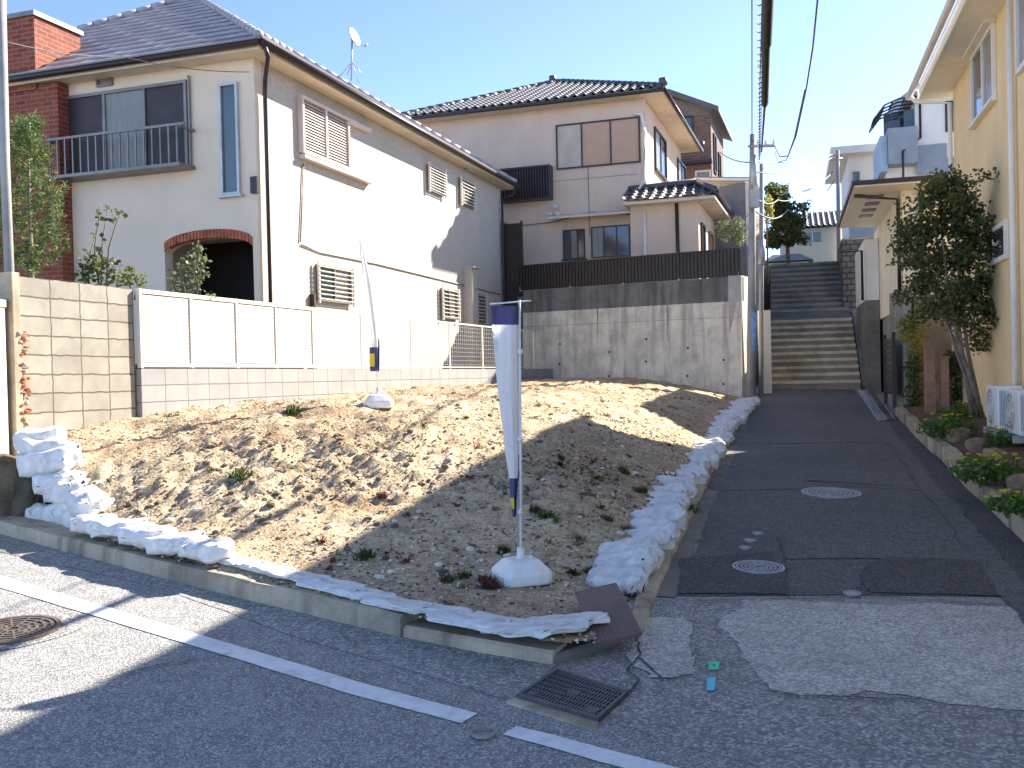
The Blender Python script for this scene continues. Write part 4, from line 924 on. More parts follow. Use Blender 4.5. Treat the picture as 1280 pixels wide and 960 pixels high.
# ------------------------------------------------------------ stairs
LS = G(962, 486); RS = G(1073, 486); sw = (RS.xy - LS.xy).length
ang = math.atan2(-A.x, A.y)
def stair(name, P0, width, n_, rise, tread, label, mm=('stepA', 'stepB')):
    root = empty(name, P0, ang, label, 'stairs'); mb = MB(); mats_ = []
    for k in range(n_):
        y = k * tread; z = k * rise
        x = 0
        while x < width - .01:   # each step laid from stone slabs
            wd = min(random.uniform(.45, .8), width - x)
            if width - x - wd < .3: wd = width - x
            dz = random.uniform(-.008, .008)
            mb.box(x + .004, x + wd - .004, y - .02 + random.uniform(-.01, .01), y + tread + .1, z + rise - .08, z + rise + dz); x += wd
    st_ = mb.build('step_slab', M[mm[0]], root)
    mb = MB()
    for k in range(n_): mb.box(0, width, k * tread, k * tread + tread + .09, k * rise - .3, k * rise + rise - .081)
    mb.build('riser', M[mm[1]], root)
    return root
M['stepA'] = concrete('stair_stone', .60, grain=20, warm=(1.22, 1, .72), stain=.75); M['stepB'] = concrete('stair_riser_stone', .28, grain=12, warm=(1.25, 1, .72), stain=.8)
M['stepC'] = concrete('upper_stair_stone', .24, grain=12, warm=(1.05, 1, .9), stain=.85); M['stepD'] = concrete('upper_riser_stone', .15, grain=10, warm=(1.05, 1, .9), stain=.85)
zt1 = LS.z + 2.0
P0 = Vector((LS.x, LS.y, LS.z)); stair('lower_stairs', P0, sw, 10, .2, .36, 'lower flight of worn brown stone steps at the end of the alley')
Av = Vector((A.x, A.y, 0)); Xv = Vector((A.y, -A.x, 0))
P1 = P0 + Av * 3.6 + Vector((0, 0, 2.0)); P2 = P1 + Av * 3.1 + Vector((0, 0, .30))
mb = MB(); q = [P1 - Xv * .1, P1 + Xv * (sw + .1), P2 + Xv * (sw + .3) , P2 - Xv * .1 ]; mb.hexa([v - Vector((0, 0, 1.5)) for v in [q[0], q[1], q[2] + Av, q[3] + Av]] + [q[0], q[1], q[2] + Av * .0 + Av, q[3] + Av]); mb.build('stair_landing', M['alley2'], kind='structure')
ul_ = PY(963, 395, P2.y); P2b = Vector((ul_.x, P2.y, P2.z)); ur = PY(1052, 395, P2.y)
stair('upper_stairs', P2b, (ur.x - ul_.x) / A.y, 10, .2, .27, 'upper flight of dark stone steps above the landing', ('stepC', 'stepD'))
P3 = P2b + Av * 2.7 + Vector((0, 0, 2.0)); print('top', P3)
terr('hilltop_ground', [(P3.x - 3, P3.y - .3 - .0), (P3.x + 3.0, P3.y - 1.0), (30, 30), (60, 60), (60, 120), (-40, 120), (-10, 50)], P3.z - .05, M['soil'], -1) if False else None
terr('hilltop_ground', [(P3.x - .3, P3.y + .05), (P3.x + 3.2, P3.y - .9), (P3.x + 9, P3.y - 1.5), (60, 40), (60, 120), (-30, 120), (-8, 60)], P3.z - .02, M['gutterc'], 0)
# slope beside lower stairs (dark ramp on the right)
mb = MB(); e0 = P0 + Xv * (sw + .03); q = [e0, e0 + Xv * .6, e0 + Xv * .6 + Av * 6.5 + Vector((0, 0, 2.1)), e0 + Av * 6.5 + Vector((0, 0, 2.1))]
mb.hexa([v - Vector((0, 0, 2.6)) for v in q] + [v + Vector((0, 0, .05)) for v in q]); mb.build('ramp', M['alley3'], kind='structure')
mb = MB(); q = [e0, e0 + Xv * .14, e0 + Xv * .14 + Av * 3.7 + Vector((0, 0, 2.0)), e0 + Av * 3.7 + Vector((0, 0, 2.0))]
mb.hexa([v - Vector((0, 0, .6)) for v in q] + [v + Vector((0, 0, .28)) for v in q]); mb.build('stair_kerb', M['gutterc'], kind='structure')

def simple_wall(name, a, b, z0, z1, th, m, label, cat='wall', z1b=None):
    a, b = Vector(a[:2]), Vector(b[:2]); d = (b - a); L = d.length; root = empty(name, (a.x, a.y, z0), math.atan2(d.y, d.x), label, cat)
    z1b = z1 if z1b is None else z1b
    mb = MB(); P = [(0, 0, -.5), (L, 0, -.5), (L, th, -.5), (0, th, -.5), (0, 0, z1 - z0), (L, 0, z1b - z0), (L, th, z1b - z0), (0, th, z1 - z0)]
    fs = [(3, 2, 1, 0), (4, 5, 6, 7), (0, 1, 5, 4), (1, 2, 6, 5), (2, 3, 7, 6), (3, 0, 4, 7)]
    mb.add(P, fs, [[(0, 0)] * 4, [(0, 0)] * 4, [(0, -.5), (L, -.5), (L, z1b - z0), (0, z1 - z0)], [(0, 0)] * 4, [(L, -.5), (0, -.5), (0, z1 - z0), (L, z1b - z0)], [(0, -.5), (th, -.5), (th, 1), (0, 1)]])
    mb.build('wall_body', m, root)
    mb = MB(); mb.hexa([(-.01, -.02, z1 - z0 + .002), (L, -.02, z1b - z0 + .002), (L, th + .02, z1b - z0 + .002), (-.01, th + .02, z1 - z0 + .002), (-.01, -.02, z1 - z0 + .05), (L, -.02, z1b - z0 + .05), (L, th + .02, z1b - z0 + .05), (-.01, th + .02, z1 - z0 + .05)]); mb.build('coping', M['kerb'], root)
    return root
M['rockw'] = brickm('rock_wall', (.16, .14, .12), (.22, .19, .16), (.06, .055, .05), .26, .19, .02, 'UV', .5, .9, 1.0, varn=.5, msm=.6, dist=.04)
# rock wall on the right of the upper stairs
q0 = PY(1054, 380, P2.y - .6); q1 = PY(1083, 380, P2.y - .6)
simple_wall('stone_wall', q0, q0 + Xv * 2.2, 2.6, PY(1065, 300, q0.y).z, 3.0, M['rockw'], 'dark stone retaining wall to the right of the upper stairs', 'stone wall')
# walls on the left of the stairs
l0 = P0 - Xv * .12
simple_wall('stair_side_wall', (l0 - Xv * .25), (l0 - Xv * .25 + Av * 12), LS.z, LS.z + 2.3, .3, mat('stair_wall_plaster', (.32, .29, .25), .9, var=.25, dirt=.5), 'narrow stained wall running up the left side of the stairs', z1b=LS.z + 6.5)

# ------------------------------------------------------------ yellow house on the right
YH = empty('yellow_house', (8.18, 17.6, .6), R_(-16.2), 'yellow stucco house with white eaves at the right edge', 'house')
SY = Face(YH, (0, 0, 0), (0, 1, 0), (-1, 0, 0)); YZ = 6.55
print('yellow eave', SY.uz(1199, 100))
YZ = SY.uz(1199, 100)[1]
wallface(SY, 'alley_wall', -15.5, 0, -.7, YZ, M['yellow'])
mb = MB(); mb.box(.16, 9, -.15, 0, -.7, YZ); mb.box(.16, 9, -15.5, -15.3, -.7, YZ); mb.box(8.85, 9, -15.29, -.16, -.7, YZ); mb.build('end_wall', M['yellow'], YH)
hip_roof(-.55, 9.6, -16.1, .4, YZ + .18, R_(22), YH, 'slate', M['slate'], .06, M['soffitw'], YZ + .003, fascia=M['soffitw'], fh=.2)
gutter_run(YH, [(-.69, -16.1, YZ + .1), (-.69, .6, YZ + .1)], M['soffitw'], .06)
pipe(YH, [(-.68, .45, YZ + .08), (-.6, .2, YZ - .1), (-.08, -.12, YZ - .25), (-.07, -.12, -.6)], M['soffitw'], .04)
pipe(YH, [(-.07, SY.uz(1272, 200)[0], YZ), (-.07, SY.uz(1272, 200)[0], -.3)], M['soffitw'], .04)
chy = MB(); 0 and uvbox(chy, .5, 1.0, -3.4, -3.0, YZ + .3, YZ + 2.7); 
a = SY.uz(1217, 62); b = SY.uz(1247, 155); zb = SY.uz(1217, 162)[1]
ww, r_ = window(SY, b[0], zb + .02, a[0], SY.uz(1220, 68)[1], M['soffitw'], [M['curtain'], M['glass']], (.5,), .06, px=False, name='upper_window', sill=True)
mb = MB(); SY.box(mb, r_[0] - .03, r_[1] + .03, r_[3] + .003, r_[3] + .3, .003, .16); mb.build('shutter_case', M['soffitw'], ww)
a = SY.uz(1237, 290); b = SY.uz(1262, 330)
window(SY, b[0], SY.uz(1237, 335)[1], a[0], a[1], M['soffitw'], M['glass'], (), .07, px=False, name='lower_window')
u = SY.uz(1275, 60); window(SY, u[0] - .9, SY.uz(1275, 95)[1], u[0], SY.uz(1275, -10)[1], M['soffitw'], M['curtain'], (), .07, px=False, name='tall_window')
# air conditioners
for k, (px, Y, lab) in enumerate([(1256, 12.7, 'white air conditioner unit standing against the yellow wall, the nearer to the trunks'), (1282, 12.0, 'white air conditioner unit half cut by the right edge of the photo')]):
    p = PY(px, 541, Y); p.z = gz(p.x, p.y) + .41; ac = empty('air_conditioner', p, R_(-16.2) + math.pi / 2 * 0, lab, 'air conditioner', 'air conditioners beside the yellow house')
    mb = MB(); mb.box(-.15, .15, -.38, .38, .06, .62); mb.build('casing', M['whitep'], ac, bevel=.02)
    mb = MB()
    for r in (.06, .12, .18, .24): 
        pts = [(-.158, .08 + r * math.cos(t), .34 + r * math.sin(t)) for t in [2 * math.pi * j / 24 for j in range(25)]]; mb.tube(pts, .006, 5, cap=False)
    for j in range(8): t = math.pi * j / 4; mb.tube([(-.158, .08, .34), (-.158, .08 + .25 * math.cos(t), .34 + .25 * math.sin(t))], .005, 5)
    mb.build('fan_guard', M['whitealu'], ac)
    mb = MB(); vs = [(-.1525, .08 + .24 * math.cos(t), .34 + .24 * math.sin(t)) for t in [2 * math.pi * j / 24 for j in range(24)]]; mb.add(vs, [tuple(range(24))]); mb.build('fan_opening', mat('fan_grey', (.3, .3, .3), .6), ac)
    for fy in (-.33, .25): mb = MB(); mb.box(-.2, .2, fy, fy + .08, -.03, .058); mb.build('foot', M['poleM'], ac)
    mb = MB()
    for j in range(14): mb.box(-.13 + j * .019, -.122 + j * .019, -.386, -.381, .12, .56)
    mb.build('side_fins', mat('fin_grey', (.35, .35, .34), .6), ac)

# ------------------------------------------------------------ planter on the right
PK = [g2(1120, 520), g2(1150, 552), g2(1178, 578), g2(1208, 612), g2(1240, 640), g2(1290, 690), g2(1360, 760), g2(1480, 880)]
PB = [Vector(p) + Vector((A.y, -A.x)) * 3.0 for p in PK]
mb = MB(); n_ = len(PK); vs = []; ins = [Vector(p) + Vector((A.y, -A.x)) * .1 for p in PK]
for i in range(n_):
    for t in range(13):
        q = ins[i].lerp(PB[i], t / 12); vs.append((q.x, q.y, gz(q.x, q.y) + .17 + .24 * min(1, t / 5) + .03 * fbm(q.x * 3, q.y * 3)))
mb.add(vs, [(i * 13 + t, i * 13 + t + 1, (i + 1) * 13 + t + 1, (i + 1) * 13 + t) for i in range(n_ - 1) for t in range(12)], sm=True); mb.build('planter_soil', M['soil'], kind='structure')
# kerb stones edging the planter
fine = []
for a, b in zip(PK[:-1], PK[1:]):
    fine.append((Vector(a), Vector(b)))
mb = MB(); tot = []
for a, b in fine:
    L = (b - a).length; n2 = max(1, round(L / .75))
    for k in range(n2): tot.append((a.lerp(b, k / n2), a.lerp(b, (k + 1) / n2)))
for a, b in tot:
    d = (b - a).normalized(); r_ = Vector((d.y, -d.x)) * -1; a2 = a + d * .008; b2 = b - d * .008; j = random.uniform(-.015, .015)
    if (r_.x < 0): r_ = -r_
    hh = .20 + random.uniform(-.02, .015); w_ = .15 + random.uniform(-.02, .02)
    P = [(*(a2 + r_ * j), gz(*a2) - .05), (*(b2 + r_ * j), gz(*b2) - .05), (*(b2 + r_ * (w_ + j)), gz(*b2) - .05), (*(a2 + r_ * (w_ + j)), gz(*a2) - .05)]
    mb.hexa(P + [(x, y, z + .05 + hh) for x, y, z in P])
mb.build('planter_kerb', M['kerb'], kind='structure', bevel=.012)
# gutter channel + pale strip
plane_poly('side_gutter', [tuple(Vector(p)) for p in PK] + [tuple(Vector(p) - Vector((A.y, -A.x)) * .28) for p in reversed(PK)], M['alley3'], .012, seed=2)
plane_poly('side_strip', [tuple(Vector(p) - Vector((A.y, -A.x)) * .28) for p in PK] + [tuple(Vector(p) - Vector((A.y, -A.x)) * .5) for p in reversed(PK)], M['alley2'], .014, rag=.05, seed=12)
# second low rock edging
rkm = mat('brown_rock', (.25, .17, .11), .9, var=.4, scale=6, bscale=15)
for k, (px, py) in enumerate([(1198, 545), (1222, 558), (1244, 572), (1262, 588), (1280, 605), (1298, 624)]):
    p = G(px, py, .28); me = rockmesh(20 + k, .15, .12, .11); me.materials.clear(); me.materials.append(rkm); o = bpy.data.objects.new('edging_stone', me); sc.collection.objects.link(o); o.location = p; o.rotation_euler = (0, 0, k * .8)
    tag(o, 'brown stone edging the flower bed before the air conditioners, ' + ORD[k] + ' from the tree trunks', 'stone', 'stones edging the flower bed')
# steel grating strip
gr = empty('drain_grating', (0, 0, 0), 0, 'long pale steel grating beside the alley near the stairs', 'grating')
g0, g1 = [G(1072, 488, .03), G(1092, 488, .03)], [G(1098, 526, .03), G(1119, 524, .03)]
mb = MB(); 
def lerp2(a, b, t): return a.lerp(b, t)
for t in (0.02, .5, .98):
    a, b = lerp2(g0[0], g0[1], t), lerp2(g1[0], g1[1], t); mb.tube([a, b], .018, 4)
for k in range(46):
    t = k / 45; a, b = lerp2(g0[0], g1[0], t), lerp2(g0[1], g1[1], t); mb.tube([a, b], .014, 4)
mb.build('grating_bars', M['ironl'], gr)
mb = MB(); mb.add([g0[0] - Vector((0, 0, .022)), g0[1] - Vector((0, 0, .022)), g1[1] - Vector((0, 0, .022)), g1[0] - Vector((0, 0, .022))], [(0, 1, 2, 3)]); mb.build('channel', M['ironl'] if False else mat('channel_grey', (.3, .31, .32), .6), gr)

# ------------------------------------------------------------ low cream house with soffit, its wall and gate
CO = PY(1128, 300, 19.5)
LH = empty('low_cream_house', (CO.x, CO.y, 1.2), R_(-16.2), 'low cream house with wide dark edged eave beyond the yellow house', 'house')
FLh = Face(LH, (0, 0, 0), (1, 0, 0), (0, -1, 0)); SL = Face(LH, (0, 0, 0), (0, 1, 0), (-1, 0, 0)); zl = FLh.uz(1128, 232, .6)[1]
mb = MB(); mb.box(0, 5, 0, 6.5, 1.6, zl); mb.build('house_wall', M['cream'], LH)
mb = MB(); mb.box(-.95, 5.5, -.8, 5.2, zl + .003, zl + .03); mb.build('soffit', M['soffitw'], LH)
mb = MB(); mb.hexa([(-1.0, -.85, zl + .031), (5.5, -.85, zl + .031), (5.5, 5.3, zl + .031), (-1.0, 5.3, zl + .031), (-1.0, -.85, zl + .12), (5.5, -.85, zl + .12), (5.5, 5.3, zl + .3), (-1.0, 5.3, zl + .12)]); mb.build('roof', M['gutter'], LH)
for k in range(4): mb = MB(); mb.box(-.6, -.3, .3 + k * .9, .75 + k * .9, zl - .006, zl + .001); mb.build('soffit_vent', M['gutter'], LH)
pipe(LH, [(-.9, 0.1, zl - .02), (-.06, .1, zl - .15), (-.06, .1, 1.7)], M['gutter'], .04); pipe(LH, [(.35, -.06, zl - .02), (.35, -.06, 1.7)], M['gutter'], .04)
mb = MB(); mb.box(-.35, -.01, 5.3, 9.0, 2.1, zl - .3); mb.build('white_annex', M['farwhite'], LH); mb = MB(); mb.box(-.33, -.01, 5.3, 9.0, -.6, 2.097); mb.build('annex_base', M['gutterc'], LH)
pipe(LH, [(-.95, 5.2, zl - .6), (-.42, 5.22, zl - .6), (-.42, 5.22, 2.1)], M['gutter'], .035)
# concrete garden wall with rising top + gate
wa = G(1128, 520); wb_ = G(1084, 487)
gw = simple_wall('garden_wall', (wa.x + .05, wa.y), (P0 + Xv * (sw + .58) + Av * 2.2), wa.z, PY(1131, 368, wa.y).z, -.15, concrete('garden_wall_concrete', .30, stain=.6, streak=.4), 'grey concrete garden wall below the low cream house', z1b=PY(1086, 365, 27.5).z)
gp = PY(1117, 460, wa.y + 1.0)
gt = empty('garden_gate', (gp.x - .06, gp.y, gz(gp.x, gp.y)), math.atan2(.96, .279), 'dark brown slatted gate set in the grey garden wall', 'gate')
mb = MB()
for k in range(9): mb.box(-.8, 1.0, 0, .03, .35 + k * .13, .35 + k * .13 + .11)
mb.build('gate_slats', M['brownfence'], gt); mb = MB(); mb.box(-.86, -.8, -.02, .05, .1, 1.6); mb.box(1.0, 1.06, -.02, .05, .1, 1.6); mb.build('gate_post', M['gutter'], gt)
# brown wooden posts by the tree
for k, (px, w_, lab) in enumerate([(1163, .16, 'reddish brown wooden gate post left of the tree trunks'), (1181, .14, 'second brown wooden post just left of the leaning trunk')]):
    p = G(px, 522, .15); o = MB(); hgt = PY(px, 432 if k == 0 else 448, p.y).z - p.z; o.box(-w_ / 2, w_ / 2, -.08, .08, 0, hgt); o.box(-w_ / 2 - .015, w_ / 2 + .015, -.095, .095, hgt + .001, hgt + .04)
    ob = o.build('wooden_post', M['wood']); ob.location = p; ob.rotation_euler = (0, 0, -.28); tag(ob, lab, 'post', 'brown wooden posts beside the tree')
# terrace behind garden wall
terr('right_terrace', [(wa.x + .35, wa.y + .2), tuple((P0 + Xv * (sw + 1.0) + Av * 1.2)[:2]), tuple((P0 + Xv * (sw + 1.2) + Av * 9)[:2]), (25, 38), (25, wa.y + .3), (wa.x + 2, wa.y + .2)], 3.0, M['gutterc'])

# ------------------------------------------------------------ white and blue house
BO = PY(1147, 300, 34); WBH = empty('blue_white_house', (BO.x, BO.y, 2.5), R_(-16.2), 'tall white house with slate blue balcony and curved awning', 'house')
FW = Face(WBH, (0, 0, 0), (1, 0, 0), (0, -1, 0)); zt = FW.uz(1150, 122)[1]
wallface(FW, 'upper_wall', 0, 4.5, FW.uz(1150, 203)[1], zt, M['farwhite']); mb = MB(); mb.box(-1.0, 4.5, .16, 6, -2, FW.uz(1150, 200)[1]); mb.box(.0, 4.5, .16, 6, FW.uz(1150, 200)[1], zt); mb.build('house_body', M['farwhite'], WBH)
blue = mat('slate_blue_cladding', (.27, .30, .34), .6, var=.1)
a = FW.rect(1147, 200, 1197, 215); 
u0 = FW.uz(1110, 170, .6)[0]; zb = FW.uz(1115, 205, .6)[1]; zm = FW.uz(1115, 160, .6)[1]
mb = MB(); mb.box(u0, -.01, -.6, 2.5, zb, zm); FW.box(mb, .0, 4.5, a[2], a[3] - .0, .003, .05); FW.box(mb, .0, 1.0, a[3], a[3] + .5, .003, .05); mb.build('balcony', blue, WBH)
mb = MB(); mb.box(u0 - .25, u0 - .01, -.4, 2.5, zb - .2, zm - .2); mb.build('pale_blue_panel', mat('pale_blue', (.35, .45, .55), .5), WBH)
mb = MB(); mb.box(-.35, -.02, .3, .34, zm, zt - .3); mb.box(u0, -.02, .9, 1.0, zm, zt - .25); mb.build('balcony_screen', M['glass'], WBH)
mb = MB()
for k in range(5):
    yy = -.6 + k * .5; pts = [(-.02, yy, zt - .1), (-.6, yy, zt - .12), (u0 - .1, yy, zt - .3), (u0 - .45, yy, zt - .75)]; mb.tube(pts, .03, 6)
pts = [(u0 - .45, -.6, zt - .75), (u0 - .45, 1.4, zt - .75)]; mb.tube(pts, .035, 6)
for q in [(-.4, zt - .1), (-.8, zt - .2), (u0 - .1, zt - .3)]: mb.tube([(q[0], -.6, q[1]), (q[0], 1.4, q[1])], .03, 6)
mb.build('awning_frame', M['gutter'], WBH)
mb = MB(); mb.hexa([(-.3, -.5, zt), (4.8, -.5, zt), (4.8, 6, zt), (-.3, 6, zt), (-.3, -.5, zt + .12), (4.8, -.5, zt + .12), (4.8, 6, zt + 1.3), (-.3, 6, zt + 1.3)]); mb.build('roof', mat('grey_roof', (.35, .35, .36), .6), WBH)
a = FW.rect(1181, 127, 1197, 164); window(FW, a[0], a[2], a[1], a[3], M['gutter'], [M['glass']], (), .06, px=False)
pipe(WBH, [(.15, -.06, zt), (.15, -.06, zm - .3), (-.5, -.64, zb + .4), (-.5, -.64, zb - 2)], M['gutter'], .04)

# ------------------------------------------------------------ far flat roofed building
FO = PY(1062, 300, 42); FFB = empty('flat_roofed_house', (FO.x, FO.y, 3.0), R_(-16.2), 'pale flat roofed house far behind the right side of the stairs', 'house')
FF = Face(FFB, (0, 0, 0), (1, 0, 0), (0, -1, 0)); zt = FF.uz(1070, 196)[1]
mb = MB(); mb.box(0, 5, 0, 6, -1, zt); mb.build('house_wall', M['farwhite'], FFB)
mb = MB(); mb.box(-.75, 5.2, -.9, 6.3, zt + .003, zt + .32); mb.build('roof', M['soffitw'], FFB)
a = FF.rect(1062, 263, 1100, 300, .5); mb = MB(); FF.box(mb, a[0], a[1] + 1, a[2] + .1, a[3] - .2, .6, .64); FF.box(mb, a[0], a[1] + 1, a[2], a[2] + .12, .004, .7); bal = mb.build('balcony', mat('pale_blue_balcony', (.45, .50, .56), .6), FFB)
a = FF.rect(1066, 215, 1075, 240); window(FF, a[0], a[2], a[1], a[3], M['alu'], M['glassg'], (), .05, px=False)
a = FF.rect(1064, 268, 1082, 296); window(FF, a[0], a[2], a[1], a[3], M['gutter'], M['glass'], (), .05, px=False)
# far cream house with tiled roof
KO = PY(1046, 320, 48); KH = empty('far_tiled_house', (KO.x, KO.y, 4.0), R_(-16.2), 'small cream house with striped tile roof beyond the top of the stairs', 'house')
KF = Face(KH, (0, 0, 0), (1, 0, 0), (0, -1, 0)); zt = KF.uz(1020, 285)[1]; ul = KF.uz(975, 320)[0]
mb = MB(); mb.box(ul, .3, 0, 5, -1, zt); mb.build('house_wall', M['cream'], KH)
mb = MB(); roof_plane(mb, (ul - .3, -.6, zt), (.6, -.6, zt), (.6, 2.3, zt + 1.1), (ul - .3, 2.3, zt + 1.1), 'kawara', .35); roof_plane(mb, (.6, 5.4, zt), (ul - .3, 5.4, zt), (ul - .3, 2.3, zt + 1.1), (.6, 2.3, zt + 1.1), 'kawara', .35); mb.build('roof', M['kawara'], KH)
a = KF.rect(1003, 290, 1028, 304); window(KF, a[0], a[2], a[1], a[3], M['whitealu'], [M['glassg']], (.5,), .05, px=False)
# low dark roof peeking at stair top
q = PY(985, 325, 44); LR = empty('low_shed', (q.x, q.y, 3.9), R_(-16.2), 'low shed with dark tiled roof at the top of the stairs', 'shed')
mb = MB(); mb.box(-.9, .9, 0, 2, 0, q.z - 3.9 - .1); mb.build('shed_wall', M['cream'], LR)
mb = MB(); z_ = q.z - 3.9 - .05; mb.hexa([(-1.1, -.2, z_), (1.1, -.2, z_), (1.1, 2.2, z_), (-1.1, 2.2, z_), (-.7, .9, z_ + .42), (.5, .9, z_ + .42), (.5, 1.1, z_ + .42), (-.7, 1.1, z_ + .42)]); mb.build('shed_roof', M['kawara'], LR)

# ------------------------------------------------------------ brick house behind house 2
BKO = PY(890, 230, 37); BH = empty('brick_house', (BKO.x, BKO.y, 3.7), R_(-18.5), 'brown brick house behind the tiled house', 'house')
BFc = Face(BH, (0, 0, 0), (1, 0, 0), (0, -1, 0)); BS = Face(BH, (0, 0, 0), (0, 1, 0), (1, 0, 0)); zt = BFc.uz(888, 142)[1]
wallface(BFc, 'front_wall', -5, 0, -.5, zt, M['brickfar']); wallface(BS, 'side_wall', .152, 4.5, -.5, zt, M['brickfar'])
mb = MB(); zr = BFc.uz(840, 118)[1]
ur = BFc.uz(838, 118)[0]
mb.hexa([(ur, -.4, zr - .12), (.35, -.4, zt - .02), (.35, 5, zt - .02), (ur, 5, zr - .12), (ur, -.4, zr + .12), (.35, -.4, zt + .15), (.35, 5, zt + .15), (ur, 5, zr + .12)]); mb.hexa([(ur - 4, -.4, zt), (ur - .002, -.4, zr - .12), (ur - .002, 5, zr - .12), (ur - 4, 5, zt), (ur - 4, -.4, zt + .2), (ur - .002, -.4, zr + .12), (ur - .002, 5, zr + .12), (ur - 4, 5, zt + .2)]); mb.build('roof', mat('brown_roof', (.14, .11, .10), .6), BH)
mb = MB(); mb.add([(ur, -.01, zt), (0, -.01, zt), (ur, -.01, zr - .1)], [(0, 1, 2)]); mb.build('gable', M['brickfar'], BH)
a = BFc.rect(852, 146, 867, 170); window(BFc, a[0], a[2], a[1], a[3], M['gutter'], M['glass'], (), .06, px=False)
a = BFc.rect(869, 214, 889, 228); window(BFc, a[0], a[2], a[1], a[3], M['whitealu'], M['curtain'], (), .06, px=False)
for (yy, z0, z1) in [(.6, zt - 2.1, zt - .6), (2.2, zt - 2.6, zt - 1.0)]: window(BS, yy, z0, yy + .8, z1, M['gutter'], M['glass'], (), .06, px=False)
mb = MB(); BFc.box(mb, -1.5, .05, BFc.uz(860, 207)[1], BFc.uz(860, 203)[1], .004, .3); mb.build('band', M['gutter'], BH)
# carport roof and concrete walls beside it
q = PY(868, 232, 31); cpn = empty('carport', (q.x, q.y, 3.7), R_(-18.5), 'carport with white striped roof in front of the brick house', 'carport')
mb = MB()
for k in range(6): mb.hexa([(.0, k * .4, q.z - 3.7 + .18), (1.9, k * .4, q.z - 3.7 + .0), (1.9, k * .4 + .1, q.z - 3.7 + .0), (.0, k * .4 + .1, q.z - 3.7 + .18), (0, k * .4, q.z - 3.7 + .26), (1.9, k * .4, q.z - 3.7 + .08), (1.9, k * .4 + .1, q.z - 3.7 + .08), (0, k * .4 + .1, q.z - 3.7 + .26)])
mb.build('roof_ribs', M['whitealu'], cpn); mb = MB(); mb.hexa([(0, 0, q.z - 3.7 + .27), (1.9, 0, q.z - 3.7 + .09), (1.9, 2.2, q.z - 3.7 + .09), (0, 2.2, q.z - 3.7 + .27), (0, 0, q.z - 3.7 + .29), (1.9, 0, q.z - 3.7 + .11), (1.9, 2.2, q.z - 3.7 + .11), (0, 2.2, q.z - 3.7 + .29)]); mb.build('roof_sheet', M['alu'], cpn)
mb = MB(); mb.box(1.75, 1.83, 0, .08, -.5, q.z - 3.7); mb.box(.02, .1, 0, .08, -.5, q.z - 3.7 + .17); mb.build('post', M['alu'], cpn)
q0 = PY(878, 250, 30); q1 = PY(932, 250, 29)
simple_wall('grey_wall', q0, q1, 3.7, PY(900, 233, 29.5).z, .3, mat('grey_plaster', (.22, .22, .23), .9, var=.15, dirt=.3), 'grey plaster wall behind the bush beside the tiled house')

# ------------------------------------------------------------ vegetation
def leafcluster(mb, c, rad, n, size, mi=0, flat=1.0, asp=.45):
    for _ in range(n):
        v = Vector((random.gauss(0, 1), random.gauss(0, 1), random.gauss(0, 1))); v = v.normalized() * (random.random() ** .45)
        p = Vector(c) + Vector((v.x * rad[0], v.y * rad[1], v.z * rad[2])); L = size * random.uniform(.6, 1.3)
        a = Vector((random.uniform(-1, 1), random.uniform(-1, 1), random.uniform(-.6, .8) * flat)).normalized(); b = a.cross(Vector((random.uniform(-1, 1), random.uniform(-1, 1), random.uniform(-1, 1)))).normalized() * L * asp
        mb.add([p, p + a * L * .5 + b, p + a * L, p + a * L * .5 - b], [(0, 1, 2, 3)], mi=mi)
def branchy(mb, p, d, L, r, depth, tips, spread=.5, up=.15):
    n_ = 4; pts = [p]; q = p.copy(); dd = d.normalized()
    for k in range(n_):
        dd = (dd + Vector((random.uniform(-1, 1), random.uniform(-1, 1), random.uniform(-.6, 1))) * .14 + Vector((0, 0, up * .3))).normalized(); q = q + dd * (L / n_); pts.append(q.copy())
    mb.tube(pts, r, 6, r * .6); 
    if depth == 0: tips.append((q, dd)); return
    for k in range(random.choice([2, 3, 3])):
        t = random.uniform(.45, 1); pos = pts[min(n_, int(t * n_) + 0)]
        nd = (dd + Vector((random.uniform(-1, 1), random.uniform(-1, 1), random.uniform(-.3, .9))) * spread).normalized(); branchy(mb, pos, nd, L * random.uniform(.5, .75), r * .55, depth - 1, tips, spread, up)
    tips.append((q, dd))
# multi-trunk evergreen tree on the right
tb = G(1228, 522, .42); T = empty('garden_tree', tb, 0, 'slender multi-stemmed evergreen tree in front of the yellow house', 'tree')
trk = MB(); 
def trel(px, py, dY=0): return PY(px, py, tb.y + dY) - tb
stems = [[(1228, 522), (1212, 470), (1196, 420), (1185, 360), (1178, 300)], [(1222, 520), (1206, 470), (1192, 430), (1180, 390)], [(1226, 515), (1210, 440), (1202, 380), (1195, 300), (1188, 250)], [(1215, 520), (1205, 455), (1198, 400), (1206, 330)], [(1222, 522), (1200, 440), (1186, 410), (1165, 340)]]
for k, st_ in enumerate(stems): trk.tube([trel(*q, dY=(k - 2) * .12 * (i / 4)) for i, q in enumerate(st_)], .035 if k else .045, 8, .012)
trk.build('trunk', M['bark'], T)
cr = MB(); rng = random.Random(3)
blobs = [(1183, 228, 26, 12), (1170, 250, 34, 18), (1198, 248, 26, 20), (1150, 285, 24, 20), (1180, 285, 42, 26), (1210, 290, 24, 24), (1145, 320, 20, 16), (1170, 325, 38, 24), (1205, 330, 32, 24), (1150, 358, 28, 16), (1185, 365, 40, 22), (1220, 368, 24, 18), (1165, 388, 26, 14), (1205, 395, 28, 14), (1232, 400, 14, 14), (1228, 425, 18, 12), (1238, 382, 12, 12), (1234, 350, 14, 14), (1222, 300, 14, 16), (1215, 262, 12, 14), (1160, 240, 14, 12), (1130, 300, 10, 12)]
